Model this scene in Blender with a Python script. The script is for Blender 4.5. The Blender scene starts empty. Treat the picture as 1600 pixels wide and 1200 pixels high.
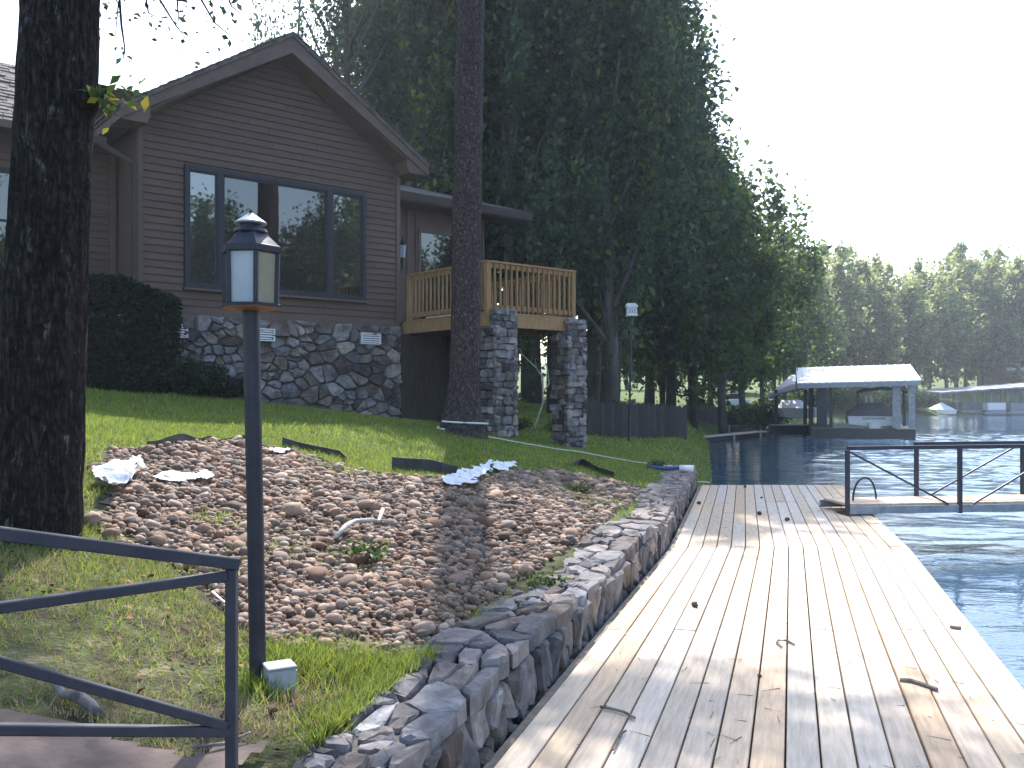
import bpy, math, random
import numpy as np
from mathutils import Vector, Matrix
R = math.radians
SC = bpy.context.scene
COL = SC.collection

# ---------------- camera, sky, sun, exposure ----------------
F, EYE, V0 = 1400.0, 1.6, 617.0            # focal length in photo pixels, eye height above the dock, horizon row
cam_d = bpy.data.cameras.new('camera'); cam = bpy.data.objects.new('camera', cam_d); COL.objects.link(cam)
cam_d.sensor_fit = 'HORIZONTAL'; cam_d.sensor_width = 36.0; cam_d.lens = 36.0 * F / 1600.0
cam_d.shift_y = (V0 - 600.0) / 1600.0
cam_d.clip_start = 0.05; cam_d.clip_end = 3000
cam.location = (0, 0, EYE); cam.rotation_euler = (R(90), 0, 0)
SC.camera = cam
SUN_AZ, SUN_EL = 2.0, 50.0                 # degrees left of +Y, above the horizon
world = bpy.data.worlds.new('World'); SC.world = world; world.use_nodes = True
wn = world.node_tree.nodes; wl = world.node_tree.links; wn.clear()
wo = wn.new('ShaderNodeOutputWorld'); wb = wn.new('ShaderNodeBackground'); ws = wn.new('ShaderNodeTexSky')
ws.sky_type = 'NISHITA'; ws.sun_disc = False
ws.sun_elevation = R(SUN_EL); ws.sun_rotation = R(-SUN_AZ)
ws.air_density = 1.25; ws.dust_density = 1.8; ws.ozone_density = 2.0; ws.altitude = 100
wb.inputs['Strength'].default_value = 0.15
wl.new(ws.outputs[0], wb.inputs['Color']); wl.new(wb.outputs[0], wo.inputs['Surface'])
sun_d = bpy.data.lights.new('sun', 'SUN'); sun = bpy.data.objects.new('sun', sun_d); COL.objects.link(sun)
sun_d.energy = 3.6; sun_d.angle = R(0.53); sun_d.color = (1.0, 0.955, 0.90)
sv = Vector((-math.sin(R(SUN_AZ)) * math.cos(R(SUN_EL)), math.cos(R(SUN_AZ)) * math.cos(R(SUN_EL)), math.sin(R(SUN_EL))))
sun.rotation_euler = sv.to_track_quat('Z', 'Y').to_euler(); sun.location = sv * 60
SC.view_settings.view_transform = 'Standard'; SC.view_settings.look = 'None'
SC.view_settings.exposure = 1.62; SC.view_settings.gamma = 1.0; SC.view_settings.use_curve_mapping = False
SC.render.engine = 'CYCLES'
SC.cycles.max_bounces = 6; SC.cycles.diffuse_bounces = 3; SC.cycles.glossy_bounces = 3
SC.cycles.transmission_bounces = 4; SC.cycles.transparent_max_bounces = 6
SC.cycles.use_denoising = True
SC.cycles.sample_clamp_indirect = 6.0

# ---------------- helpers ----------------
rng = np.random.default_rng(7)
rnd = random.Random(11)

def ray(u, v, y): return Vector(((u - 800) / F * y, y, EYE + (V0 - v) / F * y))
def on_z(u, v, z):
    y = (EYE - z) * F / (v - V0); return Vector(((u - 800) / F * y, y, z))

OFF = {}
def tag(o, label=None, cat=None, group=None, kind=None):
    if label: o['label'] = label
    if cat: o['category'] = cat
    if group: o['group'] = group
    if kind: o['kind'] = kind
    return o
def thing(name, label, cat, loc=(0, 0, 0), group=None, rotz=0.0, kind=None):
    o = bpy.data.objects.new(name, None); COL.objects.link(o)
    o.location = loc; o.rotation_euler = (0, 0, rotz); o.empty_display_size = 0.1
    OFF[o.name] = Vector(loc) if rotz == 0 else Vector((0, 0, loc[2]))
    return tag(o, label, cat, group, kind)
def link_mesh(name, me, mats, parent=None, loc=None):
    o = bpy.data.objects.new(name, me); COL.objects.link(o)
    if mats is not None:
        for m in (mats if isinstance(mats, (list, tuple)) else [mats]):
            if len(me.materials) < (len(mats) if isinstance(mats, (list, tuple)) else 1): me.materials.append(m)
    if parent is not None: o.parent = parent
    if loc is not None: o.location = loc
    return o
def mesh_np(name, V, Fc, smooth=False, attr=None):
    """quick mesh from numpy arrays; Fc is (M,k)"""
    me = bpy.data.meshes.new(name); V = np.asarray(V, dtype=np.float32); Fc = np.asarray(Fc, dtype=np.int32)
    M, k = Fc.shape
    me.vertices.add(len(V)); me.vertices.foreach_set('co', V.ravel())
    me.loops.add(M * k); me.loops.foreach_set('vertex_index', Fc.ravel())
    me.polygons.add(M); me.polygons.foreach_set('loop_start', np.arange(0, M * k, k, dtype=np.int32))
    me.polygons.foreach_set('loop_total', np.full(M, k, dtype=np.int32))
    if smooth: me.polygons.foreach_set('use_smooth', np.ones(M, dtype=bool))
    me.update(calc_edges=True)
    return me

class MB:
    def __init__(s): s.v = []; s.f = []
    def add(s, vs, fs):
        n = len(s.v); s.v += [tuple(v) for v in vs]; s.f += [tuple(i + n for i in f) for f in fs]; return s
    def box(s, x0, x1, y0, y1, z0, z1):
        return s.add([(x0,y0,z0),(x1,y0,z0),(x1,y1,z0),(x0,y1,z0),(x0,y0,z1),(x1,y0,z1),(x1,y1,z1),(x0,y1,z1)],
                     [(0,3,2,1),(4,5,6,7),(0,1,5,4),(1,2,6,5),(2,3,7,6),(3,0,4,7)])
    def bar(s, p, q, w, h=None, up=(0, 0, 1)):
        """rectangular bar from p to q, w wide and h tall"""
        h = h or w; p = Vector(p); q = Vector(q); d = (q - p).normalized(); u = Vector(up)
        if abs(d.dot(u)) > 0.98: u = Vector((0, 1, 0))
        a = d.cross(u).normalized() * (w / 2); b = a.cross(d).normalized() * (h / 2)
        return s.add([p-a-b, p+a-b, p+a+b, p-a+b, q-a-b, q+a-b, q+a+b, q-a+b],
                     [(0,1,2,3),(7,6,5,4),(0,4,5,1),(1,5,6,2),(2,6,7,3),(3,7,4,0)])
    def tube(s, pts, rad, seg=10, cap=True, jit=0.0, rg=None):
        pts = [Vector(p) for p in pts]; n = len(pts); rr = rad if isinstance(rad, (list, tuple)) else [rad] * n
        vs = []; ref = Vector((1, 0, 0.01))
        for i, p in enumerate(pts):
            d = (pts[min(i + 1, n - 1)] - pts[max(i - 1, 0)]).normalized()
            a = d.cross(ref)
            if a.length < 0.1: a = d.cross(Vector((0, 1, 0)))
            a.normalize(); b = d.cross(a).normalized()
            for k in range(seg):
                t = 2 * math.pi * k / seg; r = rr[i] * (1 + (rg.uniform(-jit, jit) if jit else 0))
                vs.append(p + a * (r * math.cos(t)) + b * (r * math.sin(t)))
        fs = [(i * seg + k, i * seg + (k + 1) % seg, (i + 1) * seg + (k + 1) % seg, (i + 1) * seg + k) for i in range(n - 1) for k in range(seg)]
        if cap: fs += [tuple(range(seg - 1, -1, -1)), tuple((n - 1) * seg + k for k in range(seg))]
        return s.add(vs, fs)
    def lathe(s, prof, c, seg=12, rot=0.0):
        """profile [(r,z)] turned about the vertical at c"""
        vs = [(c[0] + r * math.cos(2*math.pi*k/seg + rot), c[1] + r * math.sin(2*math.pi*k/seg + rot), z) for r, z in prof for k in range(seg)]
        n = len(prof)
        fs = [(i*seg+k, i*seg+(k+1)%seg, (i+1)*seg+(k+1)%seg, (i+1)*seg+k) for i in range(n-1) for k in range(seg)]
        fs += [tuple(range(seg-1, -1, -1)), tuple((n-1)*seg+k for k in range(seg))]
        return s.add(vs, fs)
    def prism(s, poly, y0, y1):
        """polygon in xz pushed along y"""
        n = len(poly)
        vs = [(x, y0, z) for x, z in poly] + [(x, y1, z) for x, z in poly]
        return s.add(vs, [tuple(range(n)), tuple(range(2*n-1, n-1, -1))] + [(i, i+n, (i+1) % n + n, (i+1) % n) for i in range(n)])
    def build(s, name, mats, parent=None, kind=None, smooth=False, bevel=0.0, off=None):
        me = bpy.data.meshes.new(name)
        o3 = off if off is not None else (OFF.get(parent.name, Vector()) if parent is not None else Vector())
        me.from_pydata([(v[0]-o3[0], v[1]-o3[1], v[2]-o3[2]) for v in s.v], [], s.f)
        me.update()
        import bmesh
        bm = bmesh.new(); bm.from_mesh(me); bmesh.ops.recalc_face_normals(bm, faces=bm.faces)
        if bevel:
            bmesh.ops.bevel(bm, geom=[e for e in bm.edges if e.calc_face_angle(0) > 0.5], offset=bevel, segments=1, affect='EDGES')
        if smooth:
            for f in bm.faces: f.smooth = True
        bm.to_mesh(me); bm.free()
        o = link_mesh(name, me, mats, parent)
        if parent is not None: OFF[o.name] = o3
        if kind: o['kind'] = kind
        return o

# ---------------- materials ----------------
def M(name, c1, c2=None, scale=6.0, rough=0.8, bump=0.0, bscale=None, rand=0.0, stretch=(1, 1, 1), metal=0.0, spec=0.3,
      coords='Object', c3=None, detail=6, island=False, trans=0.0, pos=(0.35, 0.65), tint=None, bdist=0.02):
    m = bpy.data.materials.new(name); m.use_nodes = True; N = m.node_tree.nodes; L = m.node_tree.links
    b = N['Principled BSDF']; b.inputs['Roughness'].default_value = rough; b.inputs['Metallic'].default_value = metal
    b.inputs['Specular IOR Level'].default_value = spec
    tc = N.new('ShaderNodeTexCoord'); mp = N.new('ShaderNodeMapping'); mp.inputs['Scale'].default_value = stretch
    if coords == 'World':
        g = N.new('ShaderNodeNewGeometry'); L.new(g.outputs['Position'], mp.inputs['Vector'])
    else: L.new(tc.outputs[coords], mp.inputs['Vector'])
    oi = N.new('ShaderNodeObjectInfo'); rv = oi.outputs['Random']
    if island:
        g2 = N.new('ShaderNodeNewGeometry'); ad = N.new('ShaderNodeMath'); ad.operation = 'ADD'
        L.new(g2.outputs['Random Per Island'], ad.inputs[0]); L.new(rv, ad.inputs[1])
        fr = N.new('ShaderNodeMath'); fr.operation = 'FRACT'; L.new(ad.outputs[0], fr.inputs[0]); rv = fr.outputs[0]
    w = N.new('ShaderNodeMath'); w.operation = 'MULTIPLY'; w.inputs[1].default_value = 37.0; L.new(rv, w.inputs[0])
    n1 = N.new('ShaderNodeTexNoise'); n1.noise_dimensions = '4D'; n1.inputs['Scale'].default_value = scale; n1.inputs['Detail'].default_value = detail
    n1.inputs['Roughness'].default_value = 0.62
    L.new(mp.outputs[0], n1.inputs['Vector']); L.new(w.outputs[0], n1.inputs['W'])
    cr = N.new('ShaderNodeValToRGB'); e = cr.color_ramp.elements
    e[0].position, e[1].position = pos; e[0].color = (*c1, 1); e[1].color = (*(c2 or c1), 1)
    if c3: x = e.new(min(0.97, pos[1] + 0.12)); x.color = (*c3, 1)
    L.new(n1.outputs['Fac'], cr.inputs[0]); out = cr.outputs[0]
    if tint:                                   # a second colour family picked per piece
        mx = N.new('ShaderNodeValToRGB'); mx.color_ramp.interpolation = 'LINEAR'; ee = mx.color_ramp.elements
        ee[0].position = 0; ee[1].position = 1; ee[0].color = (*tint[0], 1); ee[1].color = (*tint[-1], 1)
        for i, t in enumerate(tint[1:-1]):
            q = ee.new((i + 1) / (len(tint) - 1)); q.color = (*t, 1)
        L.new(rv, mx.inputs[0]); mu = N.new('ShaderNodeMix'); mu.data_type = 'RGBA'; mu.blend_type = 'MULTIPLY'; mu.inputs['Factor'].default_value = 1
        L.new(out, mu.inputs['A']); L.new(mx.outputs[0], mu.inputs['B']); out = mu.outputs['Result']
    if rand:
        hs = N.new('ShaderNodeHueSaturation'); mr = N.new('ShaderNodeMapRange')
        mr.inputs['To Min'].default_value = 1 - rand; mr.inputs['To Max'].default_value = 1 + rand
        f2 = N.new('ShaderNodeMath'); f2.operation = 'MULTIPLY'; f2.inputs[1].default_value = 7.13; L.new(rv, f2.inputs[0])
        f3 = N.new('ShaderNodeMath'); f3.operation = 'FRACT'; L.new(f2.outputs[0], f3.inputs[0])
        L.new(f3.outputs[0], mr.inputs['Value']); L.new(mr.outputs[0], hs.inputs['Value']); L.new(out, hs.inputs['Color']); out = hs.outputs[0]
    L.new(out, b.inputs['Base Color'])
    if bump:
        n2 = N.new('ShaderNodeTexNoise'); n2.inputs['Scale'].default_value = bscale or scale * 2.5; n2.inputs['Detail'].default_value = 6
        L.new(mp.outputs[0], n2.inputs['Vector'])
        bp = N.new('ShaderNodeBump'); bp.inputs['Strength'].default_value = bump; bp.inputs['Distance'].default_value = bdist
        L.new(n2.outputs['Fac'], bp.inputs['Height']); L.new(bp.outputs[0], b.inputs['Normal'])
    if trans:
        t = N.new('ShaderNodeBsdfTranslucent'); L.new(out, t.inputs['Color']); ms = N.new('ShaderNodeMixShader'); ms.inputs[0].default_value = trans
        L.new(b.outputs[0], ms.inputs[1]); L.new(t.outputs[0], ms.inputs[2]); L.new(ms.outputs[0], N['Material Output'].inputs['Surface'])
    return m

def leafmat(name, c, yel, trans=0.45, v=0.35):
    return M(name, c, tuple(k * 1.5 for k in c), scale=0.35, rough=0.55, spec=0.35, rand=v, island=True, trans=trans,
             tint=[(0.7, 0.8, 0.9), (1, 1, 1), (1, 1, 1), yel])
MAT = {}
MAT['wood'] = M('dock_wood', (.43,.36,.28), (.58,.505,.42), scale=5, stretch=(9, .8, 4), rough=.75, bump=.25, bscale=14, rand=.13,
                tint=[(1,.97,.95), (1,.80,.60), (.96,.97,1), (1,1,1), (1,.88,.74), (1,.98,.96)], bdist=.004)
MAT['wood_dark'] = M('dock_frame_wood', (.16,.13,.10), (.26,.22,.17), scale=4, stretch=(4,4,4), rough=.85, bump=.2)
MAT['deck_wood'] = M('deck_wood', (.24,.14,.058), (.36,.215,.10), scale=4, stretch=(6,6,1), rough=.7, bump=.15, rand=.14)
MAT['siding'] = M('siding_paint', (.102,.066,.053), (.130,.086,.069), scale=3, stretch=(.6,3,6), rough=.75, bump=.1, rand=.06)
MAT['trim'] = M('trim_paint', (.11,.076,.062), (.14,.098,.082), scale=4, rough=.7, bump=.08)
MAT['trim_dark'] = M('dark_trim_paint', (.050,.036,.031), (.07,.05,.043), scale=4, rough=.8, bump=.08)
MAT['dark_metal'] = M('dark_metal', (.012,.013,.021), (.022,.023,.034), scale=14, rough=.5, spec=.4, bump=.05)
MAT['rail_metal'] = M('rail_paint', (.014,.018,.034), (.034,.036,.052), scale=20, rough=.5, spec=.5, bump=.05, pos=(.4,.75))
MAT['galv'] = M('galvanised_metal', (.20,.22,.26), (.33,.35,.38), scale=9, rough=.45, metal=.4)
MAT['stone'] = M('wall_stone', (.095,.088,.085), (.225,.21,.205), scale=7, rough=.9, bump=.6, bscale=22, rand=.5,
                 tint=[(1,.84,.74), (.9,.95,1.04), (1,1,1), (.75,.74,.78), (1.15,1.0,.88)], bdist=.02)
MAT['house_stone'] = M('house_stone', (.11,.10,.10), (.29,.27,.26), scale=6, rough=.9, bump=.6, bscale=18, rand=.55,
                 tint=[(1,.80,.70), (.8,.87,1.0), (1,1,1), (.55,.54,.58), (1.25,1.15,1.05), (.9,.78,.7)], bdist=.02)
MAT['mortar'] = M('mortar', (.06,.057,.055), (.10,.095,.09), scale=9, rough=.95, bump=.5)
MAT['river'] = M('river_stone', (.165,.122,.096), (.27,.215,.172), scale=9, rough=.8, rand=.6, island=True, bump=.2,
                 tint=[(.95,.64,.50), (1,.85,.74), (.72,.72,.76), (1.15,1.12,1.08), (.80,.63,.54), (1.02,.9,.8)])
MAT['ground'] = None
MAT['bark_oak'] = M('oak_bark', (.022,.019,.017), (.075,.066,.058), scale=7, stretch=(1,1,.35), rough=.95, bump=1.0, bscale=20, c3=(.30,.30,.29), pos=(.40,.66), coords='Object', bdist=.03)
MAT['bark_pine'] = M('pine_bark', (.07,.050,.045), (.16,.125,.11), scale=9, stretch=(1,1,.4), rough=.95, bump=1.0, bscale=16, pos=(.4,.62), bdist=.03)
def bark(name, dark, mid, lich, sx, sz, amt, crack=.10):
    m = bpy.data.materials.new(name); m.use_nodes = True; N = m.node_tree.nodes; L = m.node_tree.links; b = N['Principled BSDF']; b.inputs['Roughness'].default_value = .95; b.inputs['Specular IOR Level'].default_value = .15
    tc = N.new('ShaderNodeTexCoord'); mp = N.new('ShaderNodeMapping'); mp.inputs['Scale'].default_value = (sx, sx, sz); L.new(tc.outputs['Object'], mp.inputs['Vector'])
    nz = N.new('ShaderNodeTexNoise'); nz.inputs['Scale'].default_value = 1.3; nz.inputs['Detail'].default_value = 5; L.new(mp.outputs[0], nz.inputs['Vector'])
    sb_ = N.new('ShaderNodeVectorMath'); sb_.operation = 'SCALE'; sb_.inputs['Scale'].default_value = 2.2; L.new(nz.outputs['Color'], sb_.inputs[0])
    wv = N.new('ShaderNodeVectorMath'); wv.operation = 'ADD'; L.new(mp.outputs[0], wv.inputs[0]); L.new(sb_.outputs[0], wv.inputs[1])
    vo = N.new('ShaderNodeTexVoronoi'); vo.feature = 'DISTANCE_TO_EDGE'; vo.inputs['Scale'].default_value = 1.0; L.new(wv.outputs[0], vo.inputs['Vector'])
    cr = N.new('ShaderNodeValToRGB'); cr.color_ramp.elements[0].position = 0; cr.color_ramp.elements[0].color = (*dark, 1); cr.color_ramp.elements[1].position = crack; cr.color_ramp.elements[1].color = (*mid, 1); L.new(vo.outputs['Distance'], cr.inputs[0])
    n2 = N.new('ShaderNodeTexNoise'); n2.inputs['Scale'].default_value = 26; n2.inputs['Detail'].default_value = 6; L.new(tc.outputs['Object'], n2.inputs['Vector'])
    mu = N.new('ShaderNodeMix'); mu.data_type = 'RGBA'; mu.blend_type = 'MULTIPLY'; mu.inputs['Factor'].default_value = .8; L.new(cr.outputs[0], mu.inputs['A'])
    c2 = N.new('ShaderNodeValToRGB'); c2.color_ramp.elements[0].position = .3; c2.color_ramp.elements[0].color = (.35,.35,.35,1); c2.color_ramp.elements[1].position = .7; c2.color_ramp.elements[1].color = (1.4,1.4,1.4,1); L.new(n2.outputs['Fac'], c2.inputs[0]); L.new(c2.outputs[0], mu.inputs['B'])
    n3 = N.new('ShaderNodeTexNoise'); n3.inputs['Scale'].default_value = 8.5; n3.inputs['Detail'].default_value = 7; n3.inputs['Roughness'].default_value = .7
    m3 = N.new('ShaderNodeMapping'); m3.inputs['Scale'].default_value = (1.6,1.6,.8); L.new(tc.outputs['Object'], m3.inputs['Vector']); L.new(m3.outputs[0], n3.inputs['Vector'])
    c3 = N.new('ShaderNodeValToRGB'); c3.color_ramp.elements[0].position = amt; c3.color_ramp.elements[0].color = (0,0,0,1); c3.color_ramp.elements[1].position = amt+.13; c3.color_ramp.elements[1].color = (1,1,1,1); L.new(n3.outputs['Fac'], c3.inputs[0])
    mx = N.new('ShaderNodeMix'); mx.data_type = 'RGBA'; L.new(c3.outputs[0], mx.inputs['Factor']); L.new(mu.outputs['Result'], mx.inputs['A']); mx.inputs['B'].default_value = (*lich, 1)
    L.new(mx.outputs['Result'], b.inputs['Base Color'])
    bp = N.new('ShaderNodeBump'); bp.inputs['Strength'].default_value = 1; bp.inputs['Distance'].default_value = .03; L.new(vo.outputs['Distance'], bp.inputs['Height'])
    b2 = N.new('ShaderNodeBump'); b2.inputs['Strength'].default_value = .8; b2.inputs['Distance'].default_value = .012; L.new(n2.outputs['Fac'], b2.inputs['Height']); L.new(bp.outputs[0], b2.inputs['Normal']); L.new(b2.outputs[0], b.inputs['Normal'])
    return m
MAT['bark_oak'] = bark('oak_bark', (.012,.010,.009), (.060,.050,.043), (.17,.175,.18), 26, 6.0, .60, .5)
MAT['bark_pine'] = bark('pine_bark', (.05,.038,.035), (.17,.135,.125), (.20,.18,.18), 19, 9, .66, .45)
MAT['bark_far'] = M('tree_bark', (.045,.038,.032), (.10,.09,.078), scale=4, stretch=(1,1,.3), rough=.95, rand=.4)
MAT['leaf'] = leafmat('leaf_dark', (.038,.066,.030), (1.8,1.4,.55), .42, .55)
MAT['leafm'] = leafmat('leaf_green', (.062,.096,.034), (2.0,1.3,.5), .5, .55)
MAT['leaf2'] = leafmat('leaf_mid', (.055,.092,.024), (1.9,1.5,.7), .5)
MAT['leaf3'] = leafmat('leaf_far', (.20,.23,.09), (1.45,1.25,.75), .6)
MAT['leaf_y'] = leafmat('leaf_yellow', (.34,.30,.04), (1,.8,.4), .5)
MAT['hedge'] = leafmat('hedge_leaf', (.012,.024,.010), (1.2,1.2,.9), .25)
MAT['needle'] = leafmat('pine_needle', (.03,.055,.02), (1.3,1.2,.8), .35)
MAT['roof'] = M('shingle', (.07,.06,.056), (.15,.13,.12), scale=6, rough=.95, bump=.4, rand=.35)
MAT['white'] = M('white_paint', (.72,.73,.75), (.82,.82,.82), scale=5, rough=.5)
MAT['grey_vinyl'] = M('grey_cover', (.10,.11,.125), (.15,.16,.175), scale=2, rough=.7, bump=.2)
MAT['white_metal'] = M('white_roof_metal', (.70,.72,.74), (.80,.81,.82), scale=3, rough=.35, spec=.5)
MAT['black'] = M('black_plastic', (.012,.012,.014), (.03,.03,.034), scale=8, rough=.45, spec=.5, bump=.15)
MAT['fabric'] = M('landscape_fabric', (.62,.64,.68), (.80,.82,.84), scale=16, rough=.7, bump=.5, trans=.15)
MAT['concrete'] = M('path_concrete', (.075,.055,.048), (.16,.12,.105), scale=3.5, rough=.9, bump=.3, bscale=40, coords='World', detail=8)
MAT['grey_box'] = M('grey_box_paint', (.24,.26,.28), (.32,.34,.36), scale=5, rough=.5)
MAT['rope'] = M('rope', (.55,.55,.52), (.7,.7,.66), scale=60, rough=.9)
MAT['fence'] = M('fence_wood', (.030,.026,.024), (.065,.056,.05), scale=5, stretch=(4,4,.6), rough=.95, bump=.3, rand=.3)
MAT['dead_wood'] = M('dead_wood', (.30,.28,.26), (.50,.48,.45), scale=9, rough=.9, bump=.4)
MAT['log'] = M('log_bark', (.07,.06,.055), (.22,.20,.19), scale=14, rough=.95, bump=.5)
MAT['cone'] = M('cone_scale', (.06,.035,.02), (.12,.075,.045), scale=20, rough=.9, bump=.4)
MAT['blue_hose'] = M('blue_hose', (.03,.06,.20), (.05,.09,.28), scale=10, rough=.5)
MAT['far_wall'] = M('far_siding', (.16,.115,.095), (.21,.155,.13), scale=3, rough=.9)
MAT['copper'] = M('copper_base', (.20,.085,.04), (.28,.12,.055), scale=12, rough=.5, metal=.3)
def glass(name, base, ior, rough=.015, spec=.5):
    m = M(name, base, rough=rough, spec=spec); m.node_tree.nodes['Principled BSDF'].inputs['IOR'].default_value = ior; return m
MAT['pane'] = glass('window_glass', (.004,.005,.006), 2.1)
MAT['pane_side'] = glass('side_window_glass', (.006,.008,.008), 2.7)
mf = M('frosted_glass', (.62,.68,.74), (.72,.76,.80), scale=12, rough=.25, trans=.55); MAT['frost'] = mf
MAT['frost_warm'] = M('frosted_glass_warm', (.40,.37,.27), (.5,.46,.34), scale=12, rough=.25, trans=.45)

# ---------------- terrain ----------------
SHORE = np.array([(-45,-200),(-16,-55),(-2.95,-4.9),(1.59,9.4),(3.52,17),(4.75,22),(8.4,39),(10.5,46),(13,54),(20,66),(30,78),(39,88),(52,95),(80,102),(82,70),(66,30),(54,-60),(48,-200)], float)
def shore_dist(x, y):
    """signed distance from the water's edge, land positive"""
    x = np.asarray(x, float); y = np.asarray(y, float); best = np.full(x.shape, 1e9); sg = np.ones(x.shape)
    for a, b in zip(SHORE[:-1], SHORE[1:]):
        d = b - a; L2 = d @ d; t = np.clip(((x-a[0])*d[0] + (y-a[1])*d[1]) / L2, 0, 1)
        px, py = a[0] + t*d[0], a[1] + t*d[1]; ds = np.hypot(x-px, y-py)
        s = np.sign(d[0]*(y-a[1]) - d[1]*(x-a[0])); s[s == 0] = 1
        m = ds < best - 1e-9; best = np.where(m, ds, best); sg = np.where(m, s, sg)
    return best * sg
def vnoise(x, y, s, seed=0):
    """cheap smooth value noise"""
    x = np.asarray(x, float) * s + seed*17.3; y = np.asarray(y, float) * s - seed*9.1
    xi = np.floor(x); yi = np.floor(y); fx = x - xi; fy = y - yi; fx = fx*fx*(3-2*fx); fy = fy*fy*(3-2*fy)
    def h(a, b): q = np.sin(a*127.1 + b*311.7 + seed*74.7) * 43758.5453; return q - np.floor(q)
    return (h(xi,yi)*(1-fx) + h(xi+1,yi)*fx)*(1-fy) + (h(xi,yi+1)*(1-fx) + h(xi+1,yi+1)*fx)*fy
LAKE_Z = -0.45
def gz(x, y):
    x = np.asarray(x, float); y = np.asarray(y, float); sd = shore_dist(x, y); q = sd - 0.5
    z = .30 + .2*np.clip(q, 0, 4) + .12*np.clip(q-4, 0, 8) + .035*np.clip(q-12, 0, 200)
    z = z - .05*np.clip(y-15, 0, 5)*np.clip(q/2, 0, 1)
    z = z + (vnoise(x, y, .45, 1)-.5)*.10*np.clip(q/1.0, 0, 1) + (vnoise(x, y, 2.1, 2)-.5)*.035*np.clip(q/.3, 0, 1)
    z = z + (vnoise(x, y, .03, 5))*5*np.clip((q-25)/60, 0, 1)
    walled = (y < 16.4) & (x < 15)
    drop_w = np.clip((-q-.12)/.22, 0, 1)*1.4
    drop_n = np.clip((.3-q)/1.6, 0, 1)**1.3*1.5
    z = np.where(walled, z - drop_w, z - drop_n)
    return z
def gz1(x, y): return float(gz(np.array([x]), np.array([y]))[0])
def on_ground(u, v, y0=1.5, y1=90):
    ys = np.concatenate([np.arange(y0, 25, .01), np.arange(25, y1, .05)]); xs = (u-800)/F*ys; zs = EYE + (V0-v)/F*ys
    k = np.nonzero(zs < gz(xs, ys))[0]
    i = k[0] if len(k) else len(ys)-1
    return Vector((xs[i], ys[i], float(gz(xs[i:i+1], ys[i:i+1])[0])))
def grow(a, b, step, far, ratio=1.16):
    c = list(np.arange(a, b + 1e-6, step)); s = step
    while c[-1] < far[1]: s *= ratio; c.append(c[-1] + s)
    s = step; lo = []
    x = a
    while x > far[0]: s *= ratio; x -= s; lo.append(x)
    return np.array(lo[::-1] + c)
gx = grow(-9, 7.5, .10, (-900, 1200)); gy = grow(1.4, 24, .10, (-500, 1800))
GX, GY = np.meshgrid(gx, gy); GZ = gz(GX.ravel(), GY.ravel())
nx, ny = len(gx), len(gy)
idx = (np.arange(ny-1)[:, None]*nx + np.arange(nx-1)[None, :]).ravel()
gm = mesh_np('ground', np.stack([GX.ravel(), GY.ravel(), GZ], 1), np.stack([idx, idx+1, idx+nx+1, idx+nx], 1), smooth=True)
MAT['ground'] = M('lawn_soil', (.040,.030,.018), (.085,.095,.032), scale=7, rough=.95, bump=.8, bscale=45, c3=(.19,.15,.095), coords='World', detail=10, pos=(.38,.55), bdist=.04)
_n = MAT['ground'].node_tree; _b = _n.nodes['Principled BSDF']; _src = _b.inputs['Base Color'].links[0].from_socket
_g = _n.nodes.new('ShaderNodeNewGeometry'); _s = _n.nodes.new('ShaderNodeSeparateXYZ'); _n.links.new(_g.outputs['Position'], _s.inputs[0])
_m = _n.nodes.new('ShaderNodeMapRange'); _m.inputs['From Min'].default_value = 6.5; _m.inputs['From Max'].default_value = 10; _n.links.new(_s.outputs['Y'], _m.inputs['Value'])
_z = _n.nodes.new('ShaderNodeTexNoise'); _z.inputs['Scale'].default_value = 1.2; _z.inputs['Detail'].default_value = 8; _n.links.new(_g.outputs['Position'], _z.inputs['Vector'])
_r = _n.nodes.new('ShaderNodeValToRGB'); _r.color_ramp.elements[0].position = .3; _r.color_ramp.elements[0].color = (.06,.085,.02,1); _r.color_ramp.elements[1].position = .7; _r.color_ramp.elements[1].color = (.09,.13,.026,1); _n.links.new(_z.outputs['Fac'], _r.inputs[0])
_x = _n.nodes.new('ShaderNodeMix'); _x.data_type = 'RGBA'; _n.links.new(_m.outputs[0], _x.inputs['Factor']); _n.links.new(_src, _x.inputs['A']); _n.links.new(_r.outputs[0], _x.inputs['B']); _n.links.new(_x.outputs['Result'], _b.inputs['Base Color'])
ground = link_mesh('ground', gm, MAT['ground']); tag(ground, kind='structure')

# lake
def water_mat():
    m = bpy.data.materials.new('lake_water'); m.use_nodes = True; N = m.node_tree.nodes; L = m.node_tree.links; b = N['Principled BSDF']
    b.inputs['Base Color'].default_value = (.035,.075,.13,1); b.inputs['Roughness'].default_value = .04; b.inputs['IOR'].default_value = 1.56
    g = N.new('ShaderNodeNewGeometry'); prev = None
    for sc, st, dist in ((1.1, (.55,1.6,1), .018), (5.5, (.5,1.3,1), .010), (16, (.7,1.2,1), .003)):
        mp = N.new('ShaderNodeMapping'); mp.inputs['Scale'].default_value = st; mp.inputs['Rotation'].default_value = (0,0,R(8)); L.new(g.outputs['Position'], mp.inputs['Vector'])
        n = N.new('ShaderNodeTexNoise'); n.inputs['Scale'].default_value = sc; n.inputs['Detail'].default_value = 3; L.new(mp.outputs[0], n.inputs['Vector'])
        bp = N.new('ShaderNodeBump'); bp.inputs['Strength'].default_value = 1.0; bp.inputs['Distance'].default_value = dist; L.new(n.outputs['Fac'], bp.inputs['Height'])
        if prev: L.new(prev.outputs[0], bp.inputs['Normal'])
        prev = bp
    L.new(prev.outputs[0], b.inputs['Normal']); return m
wx_ = grow(1.5, 26, .09, (-130, 160), 1.12); wy_ = grow(8.5, 48, .09, (-310, 150), 1.12)
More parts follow.
